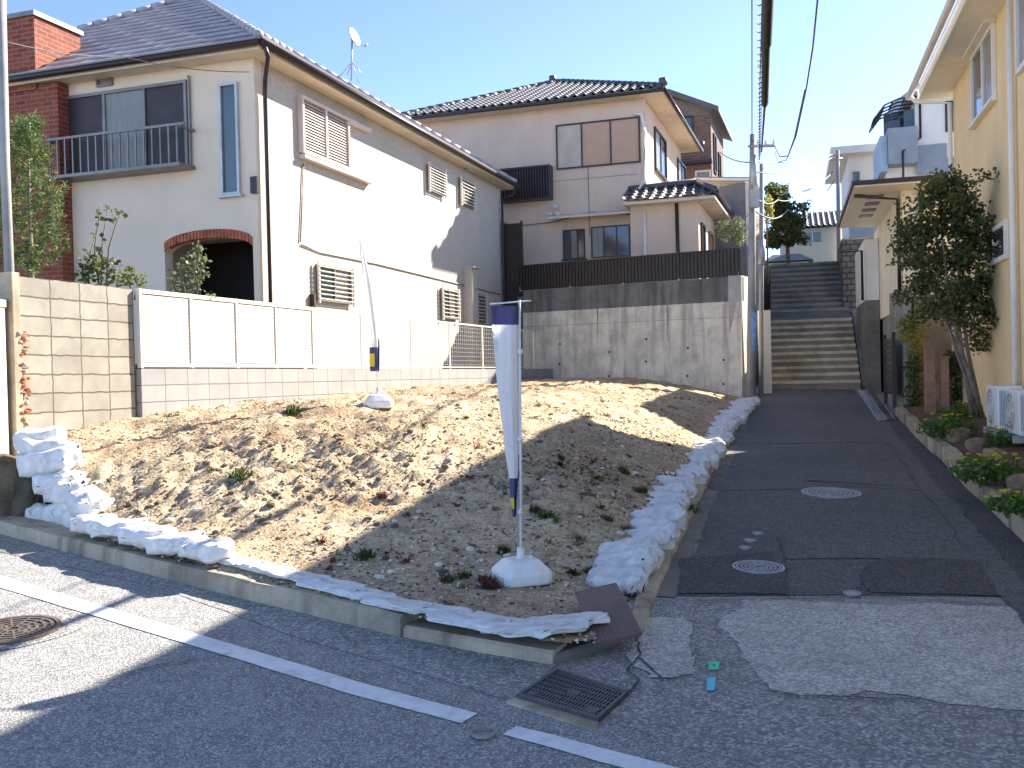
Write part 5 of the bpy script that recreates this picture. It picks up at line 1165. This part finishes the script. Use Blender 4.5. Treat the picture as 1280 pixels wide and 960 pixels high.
for (px, py, rx, ry) in blobs:
    k = tb.y / F; c = trel(px, py, rng.uniform(-.35, .35))
    for j in range(int(rx * ry / 30) + 4):
        sc_ = Vector((rng.gauss(0, .5) * rx * k, rng.gauss(0, .45) * rx * k * 1.1, rng.gauss(0, .5) * ry * k)); leafcluster(cr, c + sc_, (.17, .17, .13), 30, .062)
cr.build('crown', M['leafd'], T)
# shrub under it
q = G(1140, 515, .1); S_ = empty('climbing_shrub', q, 0, 'narrow yellow-green shrub against the wooden post', 'shrub')
cr = MB()
for (px, py, rx, ry, mi) in [(1140, 418, 20, 18, 1), (1150, 440, 18, 16, 1), (1142, 460, 12, 20, 0), (1143, 490, 12, 22, 0), (1142, 512, 12, 12, 0), (1135, 405, 14, 10, 1)]:
    c = PY(px, py, q.y) - q; k = q.y / F; leafcluster(cr, c, (rx * k, .2, ry * k), 420, .05, mi)
cr.build('foliage', [M['leafw'], M['leafy']], S_); mb = MB(); mb.tube([(0, 0, -.05), PY(1142, 430, q.y) - q], .02, 6); mb.build('stem', M['bark'], S_)
q = G(1200, 520, .2); S_ = empty('dark_hedge', q, 0, 'dark clipped shrub behind the tree trunks', 'shrub'); cr = MB()
for (px, py, rx, ry) in [(1195, 480, 18, 30), (1210, 500, 24, 24), (1242, 480, 10, 18), (1190, 455, 10, 18)]:
    c = PY(px, py, q.y + .5) - q; k = q.y / F; leafcluster(cr, c, (rx * k, .25, ry * k), 700, .05)
cr.build('foliage', M['leafd'], S_); mb = MB(); mb.tube([(0, .5, -.05), (0, .5, .8)], .03, 6); mb.build('stem', M['bark'], S_)
# oxalis clumps with yellow flowers
def oxalis(px, py, r, nf, lab, dz=.25):
    q = G(px, py, dz); o = empty('flower_clump', q, 0, lab, 'flowering plant', 'yellow flowers in the planter'); cr = MB(); leafcluster(cr, (0, 0, r * .28), (r * 1.1, r * 1.1, r * .42), int(1900 * r), .055, 0); 
    cr2 = MB(); stt = MB()
    for _ in range(nf):
        a = random.uniform(0, 6.28); rr = r * random.uniform(.2, 1.15); b = Vector((math.cos(a) * rr, math.sin(a) * rr, r * .5 + random.uniform(.0, .12)))
        stt.tube([(b.x * .8, b.y * .8, 0), b], .003, 4)
        for k in range(6):
            t = k * 1.05 + a; cr2.add([b, b + Vector((math.cos(t), math.sin(t), .6)) * .032, b + Vector((math.cos(t + .9), math.sin(t + .9), .6)) * .032], [(0, 1, 2)])
    cr.build('leaves', M['leafox'], o); cr2.build('flowers', M['flower'], o, kind='stuff'); stt.build('stalks', M['leafw'], o, kind='stuff')
for a in [(1185, 545, .38, 18, 'leafy clump with a few yellow flowers near the wooden posts'), (1215, 525, .42, 8, 'dense green clump at the foot of the tree'), (1235, 600, .34, 26, 'clump of yellow flowers beside the planter kerb in the middle'), (1270, 560, .36, 36, 'densest clump of yellow flowers in front of the air conditioners'), (1248, 520, .3, 6, 'low green clump beside the air conditioners'), (1268, 640, .2, 12, 'nearest yellow flowered clump by the right edge')]: oxalis(*a)
# tree beyond the stairs
q = PY(985, 318, 41); T = empty('dark_tree', q, 0, 'round dark green tree at the top of the stairs', 'tree'); cr = MB(); k = 41 / F
for (px, py, rx, ry) in [(972, 250, 14, 14), (985, 262, 24, 20), (975, 278, 20, 18), (995, 280, 18, 16), (990, 297, 18, 8), (967, 240, 8, 8), (968, 300, 10, 8)]:
    for j in range(9):
        c = PY(px + random.gauss(0, .5) * rx, py + random.gauss(0, .5) * ry, 41 + random.uniform(-.7, .7)) - q; leafcluster(cr, c, (.30, .3, .24), 120, .13)
cr.build('crown', M['leafd'], T); mb = MB(); mb.tube([(0, 0, -.6), PY(983, 270, 41) - q], .1, 8, .05); mb.build('trunk', M['bark'], T)
# bush beside house 2
q = PY(916, 315, 25); T = empty('fine_leaved_bush', q, 0, 'fine leaved bush behind the right end of the brown fence', 'bush'); cr = MB()
for (px, py, rx, ry) in [(912, 290, 16, 16), (905, 285, 12, 10), (922, 283, 10, 12), (925, 298, 8, 10)]:
    k = 25 / F; c = PY(px, py, 25) - q; leafcluster(cr, c, (rx * k, .35, ry * k), 700, .06, 0, asp=.2)
cr.build('foliage', M['leafg'], T); mb = MB(); mb.tube([(0, 0, -.5), (0, 0, .4)], .04, 6); mb.build('stem', M['bark'], T)
q = PY(959, 300, 33); T = empty('yellow_bush', q, 0, 'yellowish bush on the wall left of the stairs', 'bush'); cr = MB(); leafcluster(cr, PY(961, 262, 33) - q, (.15, .3, .6), 500, .08); cr.build('foliage', M['leafy'], T); mb = MB(); mb.tube([(0, 0, -1.5), (0, 0, .9)], .03, 6); mb.build('stem', M['bark'], T)
# left: feathery conifer
q = PY(40, 345, 11.5); T = empty('feathery_conifer', q, 0, 'light green feathery conifer behind the block wall in front of the brick', 'tree'); cr = MB(); k = 11.5 / F
tr_ = MB(); tr_.tube([(0, 0, -1.5), (.0, 0, 1.4)], .04, 8, .015); tr_.build('trunk', M['bark'], T)
for _ in range(240):
    py = random.uniform(160, 345); hw = 12 + 30 * min(1, (py - 155) / 90) + random.uniform(-6, 6); px = 36 + random.uniform(-1, 1) * hw
    p = PY(px, py, 11.5 + random.uniform(-.4, .4)) - q; d = Vector((p.x * .8 + random.uniform(-.3, .3), random.uniform(-.6, .6), .9)).normalized()
    for j in range(10):
        b = p + d * (.02 * j); leafcluster(cr, b, (.03, .03, .03), 5, .055, 0 if random.random() < .7 else 1, asp=.13)
cr.build('crown', [M['leafp'], M['leafl']], T)
# rose-like shrub, yellow-leaved, and grey-green shrub behind the fence
def thin_shrub(name, base, Y, stems_, leaves, lm, lab, size=.07):
    q = PY(*base, Y); T = empty(name, q, 0, lab, 'shrub'); mb = MB()
    for s_ in stems_: mb.tube([PY(x, y, Y + .05 * i) - q for i, (x, y) in enumerate(s_)], .012, 6, .005)
    mb.build('stem', M['bark'], T); cr = MB()
    for (px, py, r, n_) in leaves: k = Y / F; leafcluster(cr, PY(px, py, Y + random.uniform(-.15, .15)) - q, (r * k, r * k, r * k), n_, size)
    cr.build('foliage', lm, T)
thin_shrub('rose_bush', (125, 365), 12.2, [[(125, 365), (118, 310), (124, 270), (126, 252)], [(132, 365), (136, 310), (145, 280), (152, 265)], [(112, 365), (110, 330), (120, 290)], [(126, 365), (128, 300), (135, 262)]], [(118, 328, 20, 90), (130, 342, 24, 120), (108, 345, 14, 60), (124, 270, 5, 6), (137, 268, 6, 8), (150, 266, 6, 8), (120, 275, 4, 4), (128, 300, 5, 5), (143, 276, 5, 5), (116, 290, 4, 4)], M['leafd'], 'bare stemmed dark leaved shrub behind the beige block wall')
thin_shrub('yellow_shrub', (165, 375), 11.8, [[(165, 375), (162, 355), (158, 340)], [(168, 375), (172, 350)]], [(160, 345, 12, 60), (172, 350, 12, 60), (150, 352, 8, 30), (165, 338, 6, 16)], M['leafl'], 'yellow-green shrub peeping over the end of the block wall', .05)
thin_shrub('olive_shrub', (235, 380), 12.6, [[(238, 385), (242, 350), (246, 310), (248, 300)], [(236, 385), (228, 350), (222, 330)], [(242, 385), (250, 350), (252, 320)]], [(247, 312, 10, 50), (240, 332, 16, 90), (225, 345, 16, 80), (252, 340, 10, 40), (218, 355, 12, 40), (240, 355, 12, 60), (254, 325, 8, 24), (262, 370, 8, 20)], M['leafg'], 'pale olive shrub in front of the brick arch', .055)

# ------------------------------------------------------------ feather banners
def water_base(mb, s=.19, h=.16):
    rings = []
    for (r, z) in [(s * .96, 0), (s, .012), (s, h * .45), (s * .95, h * .56), (s * .62, h * .97), (s * .5, h + .004)]:
        ring = []
        for k in range(24):
            t = 2 * math.pi * k / 24 + math.pi / 24; c, sn = math.cos(t), math.sin(t); m_ = (abs(c) ** 5 + abs(sn) ** 5) ** (-1 / 5); ring.append((r * c * m_, r * sn * m_, z))
        rings.append(ring)
    vs = [p for r in rings for p in r]; n_ = 24; fs = [(i * n_ + k, i * n_ + (k + 1) % n_, (i + 1) * n_ + (k + 1) % n_, (i + 1) * n_ + k) for i in range(len(rings) - 1) for k in range(n_)] + [tuple(range(n_))[::-1], tuple((len(rings) - 1) * n_ + k for k in range(n_))]
    mb.add(vs, fs, sm=False)
navy = mat('navy_cloth', (.085, .075, .17), .8, var=.08); wcl = leafm('white_cloth', (.90, .88, .86), (.92, .90, .88), .5); yel = mat('yellow_cloth', (.7, .55, .05), .8)
def banner(base, Y_edge, rows, az, lab, poletop, cross=None, s=1.0, off=.0):
    """rows: list of (py, left px, right px, kind)"""
    B = empty('feather_banner', base, 0, lab, 'banner', 'advertising banners standing on the plot')
    mb = MB(); water_base(mb, .19 * s); o = mb.build('water_base', M['whitep'], B, bevel=.006); o.rotation_euler = (0, 0, az)
    mb = MB(); mb.tube([(0, 0, .15), (0, 0, .24)], .032, 12, .026); mb.tube([(.07, 0, .155), (.07, 0, .178)], .022, 12); mb.build('base_collar', M['whitep'], o)
    mb = MB(); mb.tube([(0, 0, .1), poletop - base], .0105 * s, 8, .008); mb.build('pole', M['whitep'], B)
    # cloth
    vs = []; fs = []; mi = []; NU = 9
    fr = []
    for i in range(len(rows) - 1):
        n_ = max(2, int(abs(rows[i + 1][0] - rows[i][0]) / 6))
        for k in range(n_): t = k / n_; fr.append([rows[i][j] + (rows[i + 1][j] - rows[i][j]) * t for j in range(3)] + [rows[i][3]])
    fr.append(list(rows[-1]))
    for i, (py, xl, xr, kd) in enumerate(fr):
        for k in range(NU):
            t = k / (NU - 1); px = xl + (xr - xl) * t; fold = math.sin(t * 6.5 + i * .07) * .022 * (1 - .0 * t) + math.sin(t * 13 + i * .11) * .012
            vs.append(PY(px, py, Y_edge + fold * s) - base)
    for i in range(len(fr) - 1):
        for k in range(NU - 1):
            kd = fr[i][3]; fs.append((i * NU + k, i * NU + k + 1, (i + 1) * NU + k + 1, (i + 1) * NU + k)); mi.append({'n': 1, 'w': 0, 'y': 2, 'r': (1 if k > NU - 3 else 0), 'm': (1 if k > 3 else 2)}[kd])
    mb = MB(); mb.add(vs, fs, sm=True); mb.mi = mi; o = mb.build('banner_cloth', [wcl, navy, yel], B); sm_ = o.modifiers.new('s', 'SOLIDIFY'); sm_.thickness = .002
    return B
b1 = lotp(652, 733); b1 = Vector((b1.x, b1.y + .14, lz(b1.x, b1.y)))
b1 = PY(652, 722, b1.y) if False else b1; pt = PY(649.5, 375, b1.y)
B1 = banner(b1, b1.y - .01, [(382, 614, 648, 'n'), (406, 615, 648, 'w'), (440, 617.5, 648, 'w'), (480, 621.5, 649, 'w'), (540, 629, 649.5, 'w'), (568, 632, 650, 'r'), (586, 635, 650, 'r'), (598, 636.5, 648.5, 'n'), (622, 638.5, 646, 'm'), (636, 640, 645.5, 'n'), (646, 641, 645, 'n')], .35, 'tall white banner with navy top on a white water base, nearer one', pt)
mb = MB(); zc = PY(649, 379, b1.y) - b1; mb.tube([PY(612, 380, b1.y) - b1, PY(664, 376, b1.y) - b1], .006, 6)
mb.build('cross_rod', M['whitep'], B1)
for py in (440, 549, 640): 
    c = PY(650, py, b1.y) - b1; mb = MB(); mb.tube([c - Vector((0, 0, .018)), c + Vector((0, 0, .018))], .02, 8); mb.tube([c, c + Vector((-.03, -.0, 0))], .008, 6); mb.build('clip', M['whitep'], B1)
b2 = lotp(473, 509); b2 = Vector((b2.x, b2.y, lz(b2.x, b2.y) - .01))
B2 = banner(b2, b2.y - .02, [(300, 449.5, 450.5, 'w'), (318, 450, 456, 'w'), (350, 455, 463, 'w'), (400, 460, 471, 'w'), (424, 463, 474, 'r'), (434, 462, 474.5, 'n'), (442, 462, 474.5, 'm'), (458, 462, 474.5, 'n'), (464, 463, 474, 'n')], .2, 'thin white furled banner farther away on the plateau of the plot', PY(470, 430, b2.y), s=.95)
mb = MB(); mb.tube([PY(470, 430, b2.y) - b2, PY(462, 380, b2.y) - b2, PY(453, 320, b2.y) - b2, PY(449, 296, b2.y) - b2], .008, 6); mb.build('flexible_tip', M['whitep'], B2)

# ------------------------------------------------------------ brown board
c4 = [PZ(719, 744, .30), PZ(771, 732, .34), PZ(804, 796, .20), PZ(742, 809, .13)]
c4 = [G(719, 744, .16), G(771, 732, .22), G(804, 795, .10), G(742, 809, .075)]
mb = MB(); cc = sum(c4, Vector()) / 4; nrm = (c4[1] - c4[0]).cross(c4[3] - c4[0]).normalized(); nrm = nrm if nrm.z > 0 else -nrm
NB = 26
e = []
for k in range(NB + 1): t = k / NB; e.append((c4[0].lerp(c4[1], t), c4[3].lerp(c4[2], t)))
vs = []; fs = []
for k, (a, b) in enumerate(e):
    h = nrm * (.004 if k % 2 else 0); cut = .0
    if k == 0: b = b.lerp(a, .06)
    if k == NB: b = b.lerp(a, .03)
    m_ = a.lerp(b, .5) + nrm * .01; vs += [a + h - cc, m_ + h - cc, b + h - cc, a + h + nrm * .02 - cc, m_ + h + nrm * .02 - cc, b + h + nrm * .02 - cc]
for k in range(NB):
    o_ = 6 * k; fs += [(o_, o_ + 1, o_ + 7, o_ + 6), (o_ + 1, o_ + 2, o_ + 8, o_ + 7), (o_ + 3, o_ + 9, o_ + 10, o_ + 4), (o_ + 4, o_ + 10, o_ + 11, o_ + 5), (o_, o_ + 6, o_ + 9, o_ + 3), (o_ + 2, o_ + 5, o_ + 11, o_ + 8)]
fs += [(0, 3, 4, 1), (1, 4, 5, 2)]; o_ = 6 * NB; fs += [(o_, o_ + 1, o_ + 4, o_ + 3), (o_ + 1, o_ + 2, o_ + 5, o_ + 4)]
mb.add(vs, fs); bo = mb.build('access_ramp_board', M['board']); bo.location = cc; tag(bo, 'brown ribbed plastic board lying tilted at the corner of the plot', 'board')

# ------------------------------------------------------------ storm drain grate
gq = [G(697, 840, .012), G(786, 868, .012), G(747, 903, .012), G(645, 873, .012)]
dg = empty('storm_drain', gq[0], 0, 'dark cast iron storm drain grate at the corner of the kerb', 'drain grate')
def bil(u, v, z=0): p = gq[0].lerp(gq[1], u).lerp(gq[3].lerp(gq[2], u), v); return p + Vector((0, 0, z)) - gq[0]
def qb(mb, u0, u1, v0, v1, za, zb): mb.hexa([bil(u0, v0, za), bil(u1, v0, za), bil(u1, v1, za), bil(u0, v1, za), bil(u0, v0, zb), bil(u1, v0, zb), bil(u1, v1, zb), bil(u0, v1, zb)])
mb = MB(); qb(mb, 0, 1, 0, 1, -.004, -.002); mb.build('pit', M['darkbox'], dg)
mb = MB(); qb(mb, 0, .04, 0, 1, -.001, .02); qb(mb, .96, 1, 0, 1, -.001, .02); qb(mb, .04, .96, 0, .06, -.001, .02); qb(mb, .04, .96, .92, 1, -.001, .02); mb.build('frame', M['iron'], dg)
mb = MB()
for k in range(22): u = .06 + k * .0405; qb(mb, u, u + .02, .07, .91, -.0005, .018)
for k in range(7): v = .07 + k * .125; qb(mb, .041, .959, v, v + .045, -.0008, .0165)
qb(mb, .42, .56, .42, .56, .0, .0195); qb(mb, .78, .92, .72, .9, 0, .0195); qb(mb, .07, .17, .78, .9, 0, .0195)
mb.build('grate_bars', M['iron'], dg)
mb = MB(); gs = [G(645, 875), G(748, 906), G(740, 914), G(633, 880)]; mb.hexa([g_ + Vector((0, 0, .0)) for g_ in gs] + [g_ + Vector((0, 0, .016)) for g_ in gs]); mb.build('drain_lip', M['kerb'], kind='structure')

# ------------------------------------------------------------ manholes and small covers
def manhole(px, py, r, lab, m, name='manhole_cover', pat=True, cat='manhole cover', group=None):
    c = G(px, py, .018); root = empty(name, c, 0, lab, cat, group)
    nn = Vector((.0166, -.0543, 1)).normalized(); a = Vector((1, 0, 0)) - nn * nn.x; a.normalize(); b = nn.cross(a)
    def P(rr, t, h): return a * (rr * math.cos(t)) + b * (rr * math.sin(t)) + nn * h
    NS = 40
    def disc(mb, r0, r1, h0, h1):
        vs = []; 
        for k in range(NS): t = 2 * math.pi * k / NS; vs += [P(r0, t, h0), P(r1, t, h0), P(r1, t, h1), P(r0, t, h1)]
        fs = []
        for k in range(NS): i, j = 4 * k, 4 * ((k + 1) % NS); fs += [(i + 3, j + 3, j + 2, i + 2), (i + 1, i + 2, j + 2, j + 1), (i, i + 3, j + 3, j)] if r0 > 0 else [(i + 3, j + 3, j + 2, i + 2), (i + 1, i + 2, j + 2, j + 1)]
        mb.add(vs, fs)
    mb = MB(); disc(mb, r * .9, r, -.012, .003); mb.build('rim', m[0], root)
    mb = MB(); mb.add([P(r * .895, 2 * math.pi * k / NS, -.004) for k in range(NS)], [tuple(range(NS))]); lid = mb.build('lid', m[1], root)
    if pat:
        mb = MB()
        for q in (.12, .3, .46, .62, .78): disc(mb, r * q, r * (q + .07), -.003, .002)
        for k in range(12):
            t = 2 * math.pi * k / 12; s_ = Vector((a * -math.sin(t) + b * math.cos(t))) * r * .025; mb.add([P(r * .15, t, .003) - s_, P(r * .86, t, .003) - s_, P(r * .86, t, .003) + s_, P(r * .15, t, .003) + s_], [(0, 1, 2, 3)])
        mb.build('lid_pattern', m[0], lid)
    return root
I2 = (M['ironl'], M['iron'])
manhole(1039, 615.5, .32, 'large round manhole cover farther up the alley', I2)
manhole(948, 708.5, .20, 'round patterned manhole cover in the middle of the alley', I2)
manhole(16, 786, .28, 'rusty brown manhole cover cut by the left edge of the road', (mat('rusty_iron', (.17, .135, .115), .6, .4, var=.3, scale=12, bscale=40), mat('rusty_iron_dark', (.07, .055, .048), .6, .4, var=.3)))
c = g2(18, 786); plane_poly('manhole_collar', [(c[0] + .42 * math.cos(t), c[1] + .42 * math.sin(t)) for t in [k * .314 for k in range(20)]], M['apron2'], .0055, rag=.03, seed=4)
manhole(604, 914.5, .058, 'small round valve lid between the two white lines', (M['ironl'], M['iron']), 'valve_cover', cat='valve cover')
mp = [(947, 666, .05, 'topmost of the three small lids in the alley'), (937, 675, .055, 'middle of the three small lids in the alley'), (931, 684, .05, 'lowest of the three small lids in the alley')]
for (x, y, r, l) in mp: manhole(x, y, r, l, (M['ironl'], mat('pale_lid', (.4, .4, .38), .6)), 'small_lid', False, 'valve cover', 'small lids in the alley')
manhole(1065, 741, .062, 'lone small lid at the edge of the old concrete patch', (M['ironl'], mat('pale_lid', (.4, .4, .38), .6)), 'small_lid', False, 'valve cover')
for k, (px, py, col, lab) in enumerate([(892, 832, (.05, .6, .32), 'bright green survey marker with a black dot stuck on the apron'), (889, 855, (.1, .55, .68), 'light blue paint mark just below the green marker')]):
    p = [G(px - 7, py - 5, .0105), G(px + 8, py - 5, .0105), G(px + 6, py + 5, .0105), G(px - 6, py + 5, .0105)] if k == 0 else [G(px - 4, py - 8, .0105), G(px + 6, py - 8, .0105), G(px + 5, py + 1, .0105), G(px + 4, py + 8, .0105), G(px - 5, py + 8, .0105), G(px - 6, py, .0105)]
    c = sum(p, Vector()) / len(p); mb = MB(); mb.add([q - c for q in p] + [q - c + Vector((0, 0, .003)) for q in p], [tuple(range(len(p), 2 * len(p)))] + [(i, (i + 1) % len(p), len(p) + (i + 1) % len(p), len(p) + i) for i in range(len(p))])
    if k == 0:
        mb.add([Vector((.007 * math.cos(t), .009 * math.sin(t), .0045)) for t in [j * .785 for j in range(8)]], [tuple(range(8))], mi=1)
    o = mb.build('survey_marker' if k == 0 else 'paint_mark', [mat('marker%d' % k, col, .5, var=.08, scale=40), M['black']]); o.location = c; tag(o, lab, 'marker')

# ------------------------------------------------------------ poles and wires
up_ = G(938, 506); ux, uy = up_.x, up_.y
def urel(px, py, Y=None): return PY(px, py, Y or uy)
UP = empty('utility_pole', (ux, uy, up_.z), 0, 'slim concrete utility pole with a crossarm on the left side of the alley', 'utility pole')
top = urel(941, 168); L0 = UP.location
mb = MB(); mb.tube([(0, 0, -.2), top - L0], .10, 14, .065); mb.build('pole', M['poleM'], UP)
mb = MB(); a, b = urel(936, 183) - L0, urel(969, 182, uy - .5) - L0; mb.tube([a, b], .035, 6); mb.build('crossarm', M['steel'], UP)
for t in (.35, .65, .95):
    c = a.lerp(b, t); mb = MB(); mb.tube([c, c + Vector((0, 0, .07)), c + Vector((0, 0, .12))], .035, 8, .025); mb.build('insulator', M['whitep'], UP)
mb = MB(); c = urel(941, 215) - L0; mb.tube([c + Vector((-.02, -.1, -.4)), c + Vector((0, -.1, .35))], .08, 10); c = urel(940, 250) - L0; mb.box(c.x - .1, c.x + .1, c.y - .25, c.y - .08, c.z - .2, c.z + .2); mb.build('junction_box', M['steel'], UP)
mb = MB(); c = urel(941, 415) - L0
mb.tube([c - Vector((0, 0, .45)), c + Vector((0, 0, .45))], .102, 14); mb.build('blue_sign_band', mat('blue_sign', (.25, .38, .6), .5, var=.3, scale=12), UP)
q = G(957, 492); q = PY(951, 492, uy + 2.2); q.z = gz(q.x, q.y); P_ = empty('steel_pole', q, 0, 'thin second pole just right of the concrete utility pole', 'pole'); mb = MB(); mb.tube([(0, 0, -.2), PY(952, 205, q.y) - q], .06, 10, .05); mb.build('pole', M['poleM'], P_)
mb = MB(); mb.tube([PY(952, 300, q.y) - q, PY(952, 330, q.y) - q], .09, 8); mb.build('cable_box', M['steel'], P_)
q = PY(957, 492, uy + 3.2); q.z = gz(q.x, q.y); o = MB(); o.box(-.14, .14, -.1, .1, -.1, PY(957, 388, q.y).z - q.z); ob = o.build('pale_post', M['soffitw']); ob.location = q; tag(ob, 'short pale square post left of the lower stairs', 'post')
q = PY(1048, 345, 40); q.z = 3.8; P_ = empty('far_utility_pole', q, 0, 'distant utility pole right of the upper stairs', 'utility pole'); mb = MB(); mb.tube([(0, 0, -.5), PY(1047, 188, 40) - q], .09, 10, .07); mb.build('pole', M['poleM'], P_)
mb = MB(); mb.tube([PY(1038, 200, 40) - q, PY(1053, 198, 40) - q], .04, 6); mb.build('crossarm', M['steel'], P_)
# left pole at the frame edge
q = PY(14, 350, 10.2); q.z = 1.2; P_ = empty('left_pole', q, 0, 'pale slim pole in front of the conifer at the left edge', 'pole'); mb = MB(); mb.tube([(0, 0, -.2), PY(6, 200, 10.2) - q, PY(0, -60, 10.2) - q], .048, 12); mb.build('pole', M['poleM'], P_)
def cable(pts, r, label, name='overhead_cable', sag=0, m=None, group='overhead wires'):
    pts = [Vector(p) for p in pts]; fine = []
    for a, b in zip(pts[:-1], pts[1:]):
        n_ = 12
        for k in range(n_): t = k / n_; p = a.lerp(b, t); p.z -= sag * 4 * t * (1 - t); fine.append(p)
    fine.append(pts[-1]); c = fine[0].copy(); mb = MB(); mb.tube([p - c for p in fine], r, 6); o = mb.build(name, m or M['wire']); o.location = c; return tag(o, label, 'cable', group)
far0 = Vector((-.3, -4, 7.8))
def wtop(px, Y, z): p = PY(px, 100, Y); return Vector((p.x, p.y, z))
t0 = urel(940, 180)
cable([t0, PY(940, 60, 19), PY(940, -60, 14), PY(938, -400, 8)], .012, 'straight wire left of the thick black cable cover')
cable([urel(949, 200), PY(950, 100, 19.5), PY(953, 0, 15), PY(955, -200, 10)], .014, 'twisted wire running close to the black cable cover')
cable([urel(952, 190, 22), PY(956, 130, 12.4)], .018, 'short wire from the crossarm to the end of the black cover')
o = cable([PY(956, 130, 12.4), PY(957.5, 55, 10.3)], .046, 'farther thin length of black cable cover overhead', 'cable_cover', m=M['black'], group=None)
o = cable([PY(958, 57, 10.35), PY(960, 0, 9.2), PY(960, -160, 7.0)], .055, 'nearer thick length of black cable cover overhead', 'cable_cover', m=M['black'], group=None)
mb = MB(); P = []; 
for k in range(260):
    t = k / 259; c = PY(949, 195, 22.5).lerp(PY(951, -30, 9), t); P.append(c + Vector((math.cos(k * .9) * .035, 0, math.sin(k * .9) * .035)))
c0 = P[0].copy(); mb.tube([p - c0 for p in P], .006, 4); o = mb.build('spiral_wire', M['wire']); o.location = c0; tag(o, 'spiral wire wound along the overhead cable beside the black cover', 'cable')
P = [PY(969, 184, 22.2), PY(975, 196, 21.5), PY(985, 195, 20.5), PY(995, 170, 19), PY(1008, 110, 17), PY(1016, 60, 15), PY(1022, 0, 13), PY(1030, -80, 11)]; cable(P, .014, 'curved wire sweeping from the crossarm up to the top of the sky')
P = [PY(969, 190, 22.2), PY(973, 203, 21.5), PY(983, 200, 20.5), PY(993, 172, 19), PY(1006, 112, 17)]; cable(P, .01, 'lower of the two curved wires near the crossarm')
cable([PY(900, 190, 34), urel(941, 203), PY(1041, 193, 40)], .016, 'wire crossing from the brick house to the distant pole', sag=.1)
cable([urel(941, 215), PY(1041, 196, 40)], .014, 'slack wire from the utility pole to the distant pole', sag=.25)
cable([urel(942, 245), PY(972, 250, 30), PY(1000, 240, 35), PY(1041, 215, 40)], .02, 'low wire passing in front of the dark tree', sag=.15)
cable([urel(942, 262), PY(985, 262, 32), PY(1010, 250, 36), PY(1043, 225, 40)], .02, 'lowest slack wire below the others near the dark tree', sag=.25)
cable([PY(0, 50, 11), PY(150, 70, 13.5), PY(312, 90, 14.8)], .006, 'thin wire in front of the cream house roof', sag=.06)
